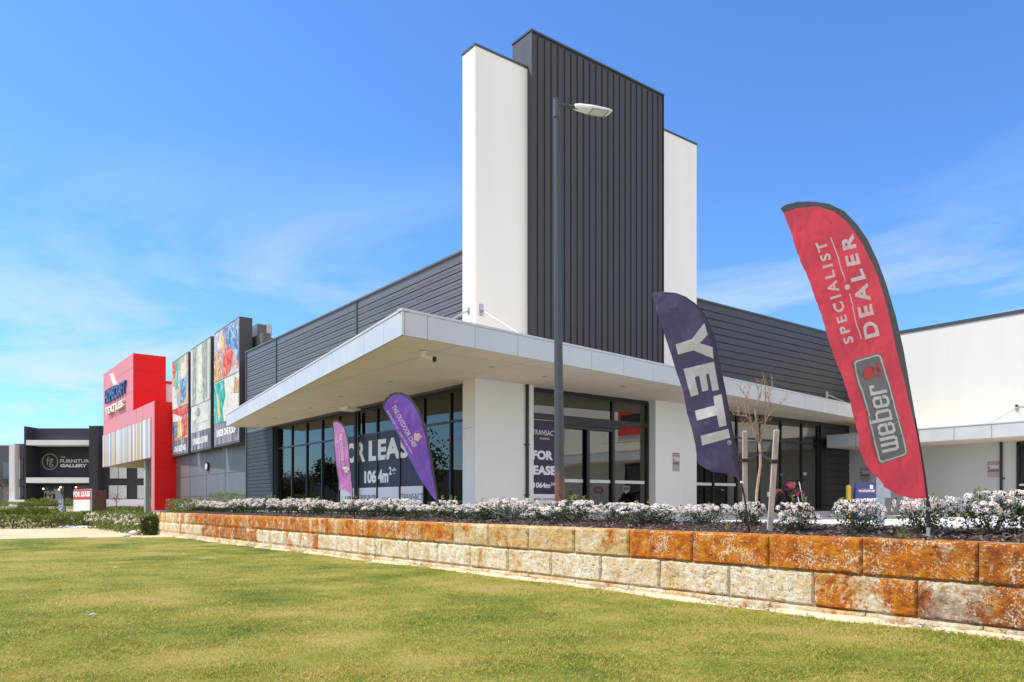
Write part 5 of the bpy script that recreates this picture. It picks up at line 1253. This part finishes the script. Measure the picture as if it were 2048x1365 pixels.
# ================================================================== PLANTS
def leaf_quads(mb, c, r, d, l, w, mi=0, bend=.3):
    """one folded leaf at c pointing along d"""
    d = d.normalized(); s = d.cross(Vector((r.gauss(0, 1), r.gauss(0, 1), r.gauss(0, 1)))).normalized(); n = d.cross(s)
    m = c+d*l*.5+n*l*bend*.25; e = c+d*l
    mb.add([c, m+s*w, e, m-s*w], [(0, 1, 2, 3)], mi)
def flower_head(mb, c, up, rad, r, petals=15):
    """a domed cluster of small pale flowers, a few pink buds between"""
    u = up.normalized(); a = u.orthogonal().normalized(); b = u.cross(a)
    for i in range(petals):
        th = math.acos(1-1.15*(i+.5)/petals); ph = i*2.4+r.uniform(-.4, .4)
        v = (u*math.cos(th)+(a*math.cos(ph)+b*math.sin(ph))*math.sin(th)); p = c+v*rad*r.uniform(.85, 1.1)
        s = v.orthogonal().normalized(); t = v.cross(s); g = r.random()*6.28; s, t = s*math.cos(g)+t*math.sin(g), t*math.cos(g)-s*math.sin(g); q = rad*r.uniform(.30, .42)
        mb.add([p+s*q, p+t*q*.85+v*q*.2, p-s*q-v*q*.15, p-t*q*.85+v*q*.15], [(0, 1, 2, 3)], 1 if r.random() < .09 else 0)
def shrub(seed, wd, ht, heads, leaves, sprigs, label, group=None):
    r = random.Random(seed); t = thing('flowering_shrub', label, 'shrub', (0, 0, 0), 0, group)
    st, lf, fl, nw = MB(), MB(), MB(), MB()
    tips = []
    nb = 9
    for b in range(nb):
        a = 6.28*b/nb+r.uniform(-.3, .3); rr = wd*.5*r.uniform(.45, 1.0); hh = ht*r.uniform(.55, 1.0)*(1-.25*(rr/(wd*.5))**2)
        tip = Vector((rr*math.cos(a), rr*math.sin(a), hh)); mid = tip*.5+Vector((r.uniform(-.03, .03), r.uniform(-.03, .03), .02))
        st.tube([(r.uniform(-.03, .03), r.uniform(-.03, .03), -.04), mid, tip*.92], [.010, .007, .004], 5); tips.append((tip, wd*.5*r.uniform(.34, .52)))
    tips.append((Vector((0, 0, ht*.86)), wd*.27))
    for i in range(leaves):
        tip, cr = tips[r.randrange(len(tips))]
        v = Vector((r.gauss(0, 1), r.gauss(0, 1), r.gauss(0, .8))).normalized()
        c = tip+v*cr*(r.random()**.5)*1.0; c.z = max(.015, min(ht*1.02, c.z*.95))
        if r.random() < .38: c = Vector((c.x*.75, c.y*.75, c.z*r.uniform(.15, .7)+.01))
        leaf_quads(lf, c, r, (v+Vector((0, 0, .5))), r.uniform(.030, .055), r.uniform(.009, .015))
    for i in range(heads):
        tip, cr = tips[r.randrange(len(tips))]
        v = Vector((r.gauss(0, 1), r.gauss(0, 1), abs(r.gauss(.45, .7)))).normalized()
        c = tip+v*cr*.96; c.z = min(c.z, ht*1.04)
        if c.z < ht*.22: continue
        flower_head(fl, c, (v+Vector((0, 0, .6))).normalized(), r.uniform(.028, .044), r)
    for i in range(sprigs):
        tip, cr = tips[r.randrange(len(tips))]; c = tip+Vector((r.uniform(-.5, .5)*cr, r.uniform(-.5, .5)*cr, cr*.7))
        for k in range(11): leaf_quads(nw, c+Vector((0, 0, .008*k)), r, Vector((r.gauss(0, 1), r.gauss(0, 1), 1.2)), r.uniform(.035, .055), .011)
    st.build('stems', M['stem'], t, local=True); lf.build('foliage', M['leaf_dark'], t, local=True); tag(fl.build('flower_heads', [M['petal'], M['bud']], t, local=True), kind='stuff')
    if sprigs: nw.build('new_leaves', M['leaf_new'], t, local=True)
    return t
BED = 'white-flowering shrubs along the garden bed'
protos = [shrub(100+k, w, h, n, 900, sp, 'x', BED) for k, (w, h, n, sp) in enumerate(((.66, .42, 95, 2), (.60, .37, 88, 3), (.70, .41, 104, 1), (.56, .35, 76, 2), (.64, .46, 100, 4)))]
used = set()
def extent(t):
    xs = [v.co for ch in t.children if ch.name.startswith('f') for v in ch.data.vertices]
    return max(max(abs(c.x) for c in xs), max(abs(c.y) for c in xs))*1.85, max(c.z for c in xs)
EXT = [extent(p) for p in protos]
def put_shrub(k, x, y, rz, wd, ht, label):
    p = protos[k]
    o = p if k not in used else copy_tree(p)
    used.add(k); o.location = (x, y, zmulch(x, y)-.01); o.rotation_euler = (0, 0, rz); o.scale = (wd/EXT[k][0], wd/EXT[k][0], ht/EXT[k][1]); o['label'] = label
    return o
rs = random.Random(21)
def onbed(px, py):
    t = 5.0
    while t < 40:
        q = at(px, py, t)
        if q.x > 7.28 and q.z <= zmulch(q.x, q.y): return q
        t += .02
    return onz(px, py, 0)
near = [(1497, 1052, 3, .40, .30, 'small white-flowering shrub at the foot of the navy flag pole'),
        (1594, 1063, 1, .44, .33, 'upright white-flowering shrub in front of the red motorcycle'),
        (1719, 1063, 0, .56, .35, 'broad white-flowering shrub in front of the blue sandwich board'),
        (1850, 1066, 2, .58, .37, 'white-flowering shrub around the foot of the red flag pole'),
        (1985, 1068, 4, .60, .41, 'tallest white-flowering shrub left of the right picture edge'),
        (2070, 1066, 1, .50, .34, 'white-flowering shrub cut off by the right picture edge')]
for px, py, k, wd, ht, lab in near:
    q = onbed(px, py); put_shrub(k, q.x, q.y, rs.uniform(0, 6.28), wd*1.12, ht*1.03, lab)
# the dense row to the left of the navy flag: Y along the wall
marks = [(9.6, 'lamp post'), (12.6, 'purple flag pole'), (17.3, 'pink flag pole')]
ORD = ['nearest', 'second', 'third', 'fourth', 'fifth', 'sixth', 'seventh', 'eighth', 'ninth', 'tenth', 'eleventh', 'twelfth', 'thirteenth', 'fourteenth', 'fifteenth', 'sixteenth', 'seventeenth', 'eighteenth', 'nineteenth', 'twentieth', 'twenty-first', 'twenty-second']
ys = []; y = 6.45
while y < 30.6: ys.append(y); y += .78+.004*(y-6)+rs.uniform(-.06, .06)
lampY, purY, pinkY = LB.y-.2, 13.15, 17.2
cnt = {}
for y in ys:
    if y < lampY: z_ = 'right of the street lamp'
    elif y < purY: z_ = 'left of the street lamp'
    elif y < pinkY: z_ = 'left of the purple flag pole'
    else: z_ = 'left of the pink flag pole'
    cnt.setdefault(z_, []).append(y)
for z_, L_ in cnt.items():
    L_ = sorted(L_, reverse=(z_.startswith('right')))
    for i, y in enumerate(L_):
        o_ = '' if i == 0 else ORD[i]+' '
        lab = ('first' if i == 0 else ORD[i])+' white-flowering shrub '+z_+', in the dense row'
        k = rs.randrange(5); x = 8.15+rs.uniform(-.12, .12)
        put_shrub(k, x, y, rs.uniform(0, 6.28), rs.uniform(.70, 1.02), rs.uniform(.74, 1.22)*min(.38, .29+.006*(y-6)), lab)
def leafbox(mb, n, x0, x1, y0, y1, z0, z1, r, l=.05, w=.014, shell=.7, mi=0, top=None):
    for i in range(n):
        x, y, z = r.uniform(x0, x1), r.uniform(y0, y1), r.uniform(z0, z1)
        if r.random() < shell:
            f = r.randrange(4)
            if f == 0: x = x0
            elif f == 1: x = x1
            elif f == 2: y = y0 if r.random() < .5 else y1
            else: z = z1
        j = l*.8; h = mnoise.noise((x*1.3, y*1.3, 2))*.08
        c = Vector((x+r.uniform(-j, j), y+r.uniform(-j, j), z+h*(z-z0)/(z1-z0)+r.uniform(-j, j)*.6))
        leaf_quads(mb, c, r, Vector((r.gauss(0, 1), r.gauss(0, 1), r.gauss(.5, 1))), l*r.uniform(.7, 1.3), w*r.uniform(.8, 1.3), mi)
# clipped green bush at the far end of the wall and low plants behind the row
t = thing('clipped_bush', 'clipped green bush with small white flowers at the far wall corner', 'shrub', (7.9, 30.3, -.03)); mb = MB(); r = random.Random(4)
leafbox(mb, 2200, -.55, .75, -1.3, .7, 0, .46, r, .06, .018); mb.build('foliage', M['hedge_leaf'], t, local=True)
mb = MB()
for i in range(70): flower_head(mb, Vector((r.uniform(-.6, .8), r.uniform(-1.4, .8), r.uniform(.25, .5))), Vector((0, 0, 1)), .035, r, 7)
mb.build('flower_heads', [M['petal'], M['bud']], t, local=True)
t = thing('clipped_bush', 'clipped leafy green bush against the dark lower cladding', 'shrub', (10.6, 34.2, .0)); mb = MB()
leafbox(mb, 1500, -.5, .5, -.9, .9, 0, .72, r, .06, .018); mb.build('foliage', M['hedge_leaf'], t, local=True)
# little weeds in the mulch
for px, py, lab in ((1807, 1078, 'thin green weed sprouting left of the red flag spike'), (1455, 1063, 'low weed in the mulch left of the navy flag')):
    q = onbed(px, py); t = thing('weed', lab, 'weed', (q.x, q.y, zmulch(q.x, q.y)), 0); mb = MB()
    for i in range(9): leaf_quads(mb, Vector((r.gauss(0, .015), r.gauss(0, .015), 0)), r, Vector((r.gauss(0, .35), r.gauss(0, .35), 1)), r.uniform(.05, .15), .006)
    mb.build('blades', M['leaf_new'], t, local=True)
# moss / weed in a wall joint
q = Vector((7.0, yx(752, 6.985), -.2)); t = thing('weed', 'strip of green weed growing up a joint of the limestone wall', 'weed', (6.985, q.y, -.78)); mb = MB()
for i in range(150): leaf_quads(mb, Vector((r.uniform(-.02, .01), r.gauss(0, .02), r.random()**1.5*.62)), r, Vector((-1, r.gauss(0, .6), r.gauss(.4, .6))), r.uniform(.015, .035), .006)
mb.build('blades', M['hedge_light'], t, local=True)

# ---- young street tree with two stakes
tb = onbed(1513, 1046); tt = 10.75
tree = thing('young_tree', 'nearly bare young tree with a few brown leaves tied between two stakes', 'tree', (tb.x, tb.y, zmulch(tb.x, tb.y)))
def tp_(px, py, dz=0): 
    q = at(px, py, tb.y*FY+tb.x*FX+dz); return q
mb = MB(); tr = [tp_(1513, 1052), tp_(1512.5, 1020), tp_(1513.5, 985), tp_(1517.5, 955), tp_(1520.5, 932), tp_(1520.5, 905), tp_(1518.5, 887)]
mb.tube(tr, [.030, .026, .024, .023, .022, .021, .022], 8); mb.build('trunk', M['bark'], tree, smooth=True)
br_, lv = MB(), MB(); r = random.Random(8)
limbs = [[(1518.5, 888), (1508, 868), (1503, 847), (1494, 833), (1477, 831), (1466, 829)], [(1516, 884), (1507, 860), (1502, 846)], [(1502, 846), (1496, 815), (1492, 794), (1484, 783), (1474, 768)], [(1492, 794), (1499, 780), (1501, 770)],
         [(1519, 887), (1525, 868), (1530, 845), (1531, 820), (1531, 795), (1530.5, 772), (1526, 750)], [(1530, 845), (1541, 826), (1556, 814), (1566, 803), (1571, 800)], [(1531, 820), (1540, 815), (1538, 800), (1536, 797), (1545, 770), (1545, 755)],
         [(1517, 880), (1515, 850), (1511, 835), (1510, 812), (1520, 797), (1516, 780), (1514, 772)], [(1520, 797), (1523, 775), (1521, 762)], [(1503, 847), (1513, 846), (1525, 845), (1540, 840)], [(1502, 848), (1490, 850), (1484, 848)], [(1531, 800), (1536, 785), (1540, 775)], [(1494, 833), (1488, 822), (1490, 816)], [(1477, 831), (1476, 815), (1473, 803)]]
for L_ in limbs:
    dz0 = r.uniform(-.12, .12); pts = [tp_(px, py, dz0*i/len(L_)) for i, (px, py) in enumerate(L_)]
    r0 = .017 if L_[0][1] > 875 else .009
    br_.tube(pts, [r0*(1-.75*i/(len(pts)-1)) for i in range(len(pts))], 6)
    for i in range(1, len(pts)):
        for q in range(5):
            a = pts[i-1].lerp(pts[i], r.random()); e = a+Vector((r.uniform(-.07, .07), r.uniform(-.07, .07), r.uniform(.02, .15))); br_.tube([a, (a+e)/2+Vector((r.uniform(-.01, .01), 0, 0)), e], [.0035, .0025, .0015], 4)
            if r.random() < .6: leaf_quads(lv, e if r.random() < .5 else a, r, Vector((r.gauss(0, 1), r.gauss(0, 1), r.gauss(-.4, .8))), r.uniform(.02, .04), r.uniform(.006, .011))
for i in range(40): c = tp_(1496+r.gauss(0, 8), 847+r.gauss(0, 4), r.uniform(-.1, .1)); leaf_quads(lv, c, r, Vector((r.gauss(0, 1), r.gauss(0, 1), r.gauss(0, 1))), .035, .010)
cw_ = br_.build('branches', M['twig'], tree); lv.build('leaves', M['dry_leaf'], cw_)
def stake(px0, py0, px1, py1, lab, w):
    b = onbed(px0, py0); t = b.x*FX+b.y*FY; top = at(px1, py1, t); b.z -= .12; o = thing('tree_stake', lab, 'stake', (b.x, b.y, b.z+.12), 0, 'stakes holding the young tree')
    mb = MB(); mb.tube([b, top], [w, w*.97], 4); mb.tube([top, top+Vector((0, 0, .012))], [w*.97, w*.7], 4); mb.build('stake', M['timber'], o); return b, top
b1, t1 = stake(1491, 1050, 1489.5, 864, 'left weathered timber stake, further from the wall', .040)
b2, t2 = stake(1538, 1062, 1553, 862, 'right weathered timber stake, leaning and nearer the wall', .040)
ties = thing('tree_tie', 'black rubber tie strung between the stakes and the young tree', 'tree tie', (tb.x, tb.y, .9))
mb = MB(); k1 = b1.lerp(t1, .72); k2 = b2.lerp(t2, .72); tm = tp_(1520.5, 906)
for s_ in (-.012, .012): mb.tube([k1+Vector((0, 0, s_)), (k1+tm)/2+Vector((0, 0, s_-.015)), tm+Vector((0, 0, s_)), (k2+tm)/2+Vector((0, 0, s_-.015)), k2+Vector((0, 0, s_))], .005, 6)
for k, b, t_ in ((k1, b1, t1), (k2, b2, t2)): v = (t_-b).normalized(); mb.tube([k-v*.022, k+v*.022], [.052, .052], 4)
mb.build('strap', M['black_plastic'], ties)

# ---- hedges on the left
def hedge(name, label, p0, p1, wdt, h, n, seed, white=0, z=-.86, mats=('hedge_leaf', 'hedge_light')):
    a, b = Vector((p0.x, p0.y)), Vector((p1.x, p1.y)); d = b-a; L_ = d.length
    t = thing(name, label, 'hedge', (a.x, a.y, z), math.atan2(d.y, d.x)); r = random.Random(seed); mb = MB()
    leafbox(mb, n, 0, L_, -wdt/2, wdt/2, .02, h, r, .11, .035, .75)
    leafbox(mb, n//4, 0, L_, -wdt/2, wdt/2, h*.8, h*1.02, r, .10, .03, .2, 1)
    mb.build('foliage', [M[mats[0]], M[mats[1]]], t, local=True)
    st = MB()
    for i in range(int(L_/.5)): st.tube([(i*.5+r.uniform(0, .3), r.uniform(-.1, .1), -.1), (i*.5+.2, 0, h*.6)], .02, 5)
    st.build('stems', M['stem'], t, local=True)
    if white:
        fl = MB()
        for i in range(white): flower_head(fl, Vector((L_+.04 if r.random() < .08 else r.uniform(0, L_), -wdt/2-.05 if r.random() < .5 else r.uniform(-wdt/2, wdt/2), r.uniform(h*.5, h*1.02))), Vector((0, -.5, 1)), .07, r, 7)
        fl.build('flower_heads', [M['petal'], M['bud']], t, local=True)
    return t
g = lambda px, py, z=-.86: onz(px, py, z)
hedge('hedge', 'dark green low hedge running across behind the sandy ground at the left edge', at(-170, 1058, 34), at(190, 1052, 38), .9, .56, 6500, 31, 22)
hedge('hedge', 'green hedge with white flowers running towards the limestone wall corner', at(188, 1052, 38), at(306, 1070, 28.5), .9, .70, 6000, 32, 120)
hedge('hedge', 'yellow-green clipped hedge below the leasing signboard', at(120, 1040, 45), at(330, 1044, 43), 1.2, .62, 6000, 33, 20, mats=('hedge_light', 'hedge_leaf'))
hedge('hedge', 'mid green clipped hedge in front of the white base of the dark shop', at(205, 1030, 55), at(330, 1030, 53), 1.6, .75, 4500, 34, 0, z=-.72)
hedge('hedge', 'bright yellow-green planting along the stone terrace at the left edge', at(-150, 1024, 66), at(52, 1024, 66), 2.2, .75, 5000, 35, 0, z=-.35, mats=('hedge_light', 'hedge_light'))
def bush(w, h, seed, label, n=420, m='hedge_leaf', group=None):
    t = thing('round_bush', label, 'bush', (0, 0, 0), 0, group); r = random.Random(seed); mb = MB()
    for i in range(n):
        v = Vector((r.gauss(0, 1), r.gauss(0, 1), r.gauss(.2, 1))).normalized()*(r.random()**.35)
        leaf_quads(mb, Vector((v.x*w/2, v.y*w/2, h*.5+v.z*h*.5)), r, v+Vector((0, 0, .3)), .16*r.uniform(.7, 1.2), .05)
    mb.build('foliage', M[m], t, local=True); return t
bp = bush(1.15, .75, 51, 'x', 420, 'hedge_leaf', 'round bushes in a row at the far left')
names = ['first', 'second', 'third', 'fourth', 'fifth', 'sixth', 'seventh', 'eighth']
for i, px in enumerate((7, 23, 39, 55, 71, 87, 100, 114)):
    o = bp if i == 0 else copy_tree(bp); q = at(px, 1030, 52); o.location = (q.x, q.y, -.80); o.rotation_euler = (0, 0, i*1.3); o.scale = (1, 1, .9+.15*(i % 3)/2)
    o['label'] = names[i]+' round green bush from the left in the low row behind the hedge'
bp2 = bush(1.3, 1.1, 52, 'x', 300, 'hedge_light', 'loose shrubs on the stone terrace')
for i, px in enumerate((66, 84, 100, 136)):
    o = bp2 if i == 0 else copy_tree(bp2); q = at(px, 1020, 70); o.location = (q.x, q.y, -.32); o.rotation_euler = (0, 0, i*2.1)
    o['label'] = names[i]+' loose olive shrub from the left on the stone terrace of the dark shop'
# small thin trees before the far shop
def sapling(px, py0, py1, t_, label, seed):
    b = at(px, py0, t_); h = (py0-py1)/1520*t_; t = thing('sapling', label, 'tree', b, 0); r = random.Random(seed); mb, lf = MB(), MB()
    mb.tube([(0, 0, -.5), (.03, 0, h*.5), (0, .02, h)], [.05, .035, .012], 6)
    for i in range(16):
        z = h*r.uniform(.35, .95); a = r.random()*6.28; l = r.uniform(.2, .5); e = Vector((l*math.cos(a), l*math.sin(a), z+l*.9)); mb.tube([(0, 0, z), e], [.015, .006], 4)
        for q in range(6): leaf_quads(lf, e*1.0+Vector((r.gauss(0, .12), r.gauss(0, .12), r.gauss(0, .12))), r, Vector((r.gauss(0, 1), r.gauss(0, 1), .3)), .10, .03)
    mb.build('trunk', M['twig'], t, local=True); lf.build('crown', M['dry_leaf'], t, local=True)
sapling(232, 1020, 992, 62, 'thin sapling in front of the white base wall of the dark shop', 3)
sapling(8, 1012, 968, 68, 'thin sapling at the left picture edge before the grey shop', 4)

# ---- stones and scraps
def rock(px, py, z, s, lab, m='rock'):
    q = onz(px, py, z); t = MB(); r = random.Random(int(px)); t.ball((0, 0, s*.25), s, 10, 0, (1.25, .9, .5)); 
    t.v = [(x+r.uniform(-.14, .14)*s, y+r.uniform(-.14, .14)*s, zz+r.uniform(-.08, .08)*s) for x, y, zz in t.v]
    o = t.build('stone', M[m]); o.location = (q.x, q.y, z+.0); tag(o, lab, 'stone'); return o
rock(276, 1070, -.86, .26, 'larger pale stone lying by the flowering hedge end'); rock(296, 1070, -.86, .24, 'pale stone against the limestone wall corner'); rock(252, 1073, -.86, .12, 'small pale stone at the edge of the lawn')
q = onz(163, 1055.5, -.85); t = thing('crumpled_sheet', 'crumpled white plastic sheet lying before the dark hedge', 'sheet', (q.x, q.y, -.86)); mb = MB()
for j in range(7):
    for i in range(15): mb.v.append((i*.14-1, j*.12-.3, .05+.12*abs(mnoise.noise((i*.5, j*.6, 3)))+(.0 if 0 < j < 6 else -.05)))
for j in range(6):
    for i in range(14): mb.f.append([j*15+i, j*15+i+1, (j+1)*15+i+1, (j+1)*15+i]); mb.m.append(0)
o = mb.build('cloth', M['rag'], t, smooth=False, local=True); t.rotation_euler = (0, 0, -YAW)
for px, py, l, lab in ((416, 1119, .17, 'dry tan palm frond scrap lying on the lawn'), (185, 1238, .035, 'tan leaf lying on the near lawn'), (230, 1137, .03, 'pale scrap lying on the left lawn'), (743, 1128, .12, 'flat pale stone chip near the wall foot')):
    q = onz(px, py, -.80); q.z = zlawn(q.x, q.y)+.035; mb = MB(); mb.add([(-l, -.02, 0), (0, -.035, .012), (l, -.01, .0), (l*.9, .02, .004), (0, .04, .016), (-l, .015, .0)], [(0, 1, 4, 5), (1, 2, 3, 4)])
    o = mb.build('litter', M['timber'] if 'tan' in lab else M['rock']); o.location = q; o.rotation_euler = (0, 0, .4-YAW); tag(o, lab, 'litter')
    md = o.modifiers.new('s', 'SOLIDIFY'); md.thickness = .004
# crumbled stone along the wall foot
mb = MB(); r = random.Random(77)
for i in range(2600):
    y = .5+r.random()**1.3*26; x = 6.97-abs(r.gauss(0, .05)); s = r.uniform(.004, .018)*(1.3 if r.random() < .1 else 1); z = zlawn(x, y)+s*.3+.02
    b = [(x+r.uniform(-s, s), y+r.uniform(-s, s), z+r.uniform(-s, s)) for _ in range(4)]; mb.add(b, [(0, 1, 2), (0, 2, 3), (0, 3, 1), (1, 3, 2)])
tag(mb.build('stone_crumbs', M['rock']), kind='stuff')
sheet('sandy_margin', [6.80+.02*i for i in range(13)], [y*.06 for y in range(0, 516)], lambda x, y: zlawn(x, y)-.03+.075*sstep(6.87, 6.98, x+.15*mnoise.noise((y*.9, 0, 0))+.07*mnoise.noise((y*4, x*4, 0))), M['sand'])

# ================================================================== GRASS BLADES
def grass():
    g = np.random.default_rng(12); n = 520000
    px = g.uniform(-500, 2600, n); py = 1068+(1420-1068)*g.random(n)**.8
    k = (px-1024)/1520; dx = FX+k*FY; dy = FY-k*FX; t = (CH+.80)*1520/(py-1008)
    x = dx*t+g.normal(0, .02, n); y = dy*t+g.normal(0, .02, n)
    edge = 6.93+.03*np.sin(y*2.1)+.03*np.sin(y*5.3+1)+.20*np.clip(np.sin(y*1.13+2)*np.sin(y*3.7+np.sin(y*.9))-.2, -.45, .6)+.05*np.sin(y*11+np.sin(y*3)*2)+g.normal(0, .035, n)-.02
    ok = (x < np.minimum(edge, 6.985)) & (t < 27+.10*(k*t)) & (t > 2.5)
    x, y, t = x[ok], y[ok], t[ok]; n = len(x)
    clump = .5+.5*np.sin(x*2.3+np.sin(y*1.9)*1.7)*np.sin(y*2.7+np.sin(x*1.3)*2)
    h = (.006+.012*g.random(n))*(.8+.45*clump)*(1+.03*t); near = np.clip((x-6.3)/.6, 0, 1); h *= 1+near*.6
    w = (.0018+.0010*t/4)*(.8+.5*g.random(n))
    a = g.uniform(0, 6.283, n); lean = h*g.uniform(.4, 1.9, n); b = g.uniform(0, 6.283, n)
    z = np.array([zlawn(p, q) for p, q in zip(x.tolist(), y.tolist())])-.003
    v = np.empty((n, 3, 3)); v[:, 0] = np.stack([x-np.cos(a)*w, y-np.sin(a)*w, z], 1); v[:, 1] = np.stack([x+np.cos(a)*w, y+np.sin(a)*w, z], 1)
    v[:, 2] = np.stack([x+np.cos(b)*lean, y+np.sin(b)*lean, z+h], 1)
    me = bpy.data.meshes.new('grass'); me.vertices.add(n*3); me.vertices.foreach_set('co', v.reshape(-1)); me.loops.add(n*3); me.loops.foreach_set('vertex_index', np.arange(n*3)); me.polygons.add(n); me.polygons.foreach_set('loop_start', np.arange(0, n*3, 3)); me.update(calc_edges=True)
    me.materials.append(M['grass']); o = bpy.data.objects.new('grass', me); COL.objects.link(o); tag(o, kind='stuff')
grass()

# ================================================================== ACROSS THE LAWN, OUT OF FRAME: what the side windows mirror
def tree_big(x, y, h, w, seed, label):
    r = random.Random(seed); t = thing('street_tree', label, 'tree', (x, y, -.9), 0, 'trees across the street'); tk, lf = MB(), MB()
    tk.tube([(0, 0, -.3), (.1, 0, h*.3), (0, .1, h*.6)], [.22, .17, .09], 8); blobs = []
    for i in range(9):
        a = r.random()*6.28; q = Vector((w*.33*math.cos(a)*r.random(), w*.33*math.sin(a)*r.random(), h*r.uniform(.45, .85))); blobs.append((q, w*r.uniform(.18, .28))); tk.tube([(0, 0, h*.3), q*.8+Vector((0, 0, h*.05)), q], [.09, .05, .02], 5)
    for i in range(2600):
        q, s = blobs[r.randrange(9)]; v = Vector((r.gauss(0, 1), r.gauss(0, 1), r.gauss(0, 1))).normalized()*s*r.random()**.4
        leaf_quads(lf, q+v, r, Vector((r.gauss(0, 1), r.gauss(0, 1), r.gauss(0, 1))), .32, .10)
    tk.build('trunk', M['bark'], t, local=True); lf.build('crown', M['tree_leaf'], t, local=True); return t
tree_big(-14, 84, 8.0, 6.0, 1, 'tall street tree mirrored in the side windows beside the pink flag')
tree_big(-13, 63, 7.0, 9.0, 2, 'broad street tree mirrored in the side windows beside the white pier')
tree_big(-16, 74, 4.2, 6.0, 3, 'low street tree mirrored in the middle of the side windows')
tree_big(-20, 112, 5.4, 8.0, 5, 'low street tree mirrored in the farthest side window')
wh = thing('warehouse', 'plain grey warehouse across the street, mirrored in the side windows', 'building', (-45, 150, -.9)); mb = MB(); mb.box(-60, -40, 110, 175, -.9, 6.2); mb.build('wall', M['grey_hall'], wh)
bpy.context.view_layer.update()
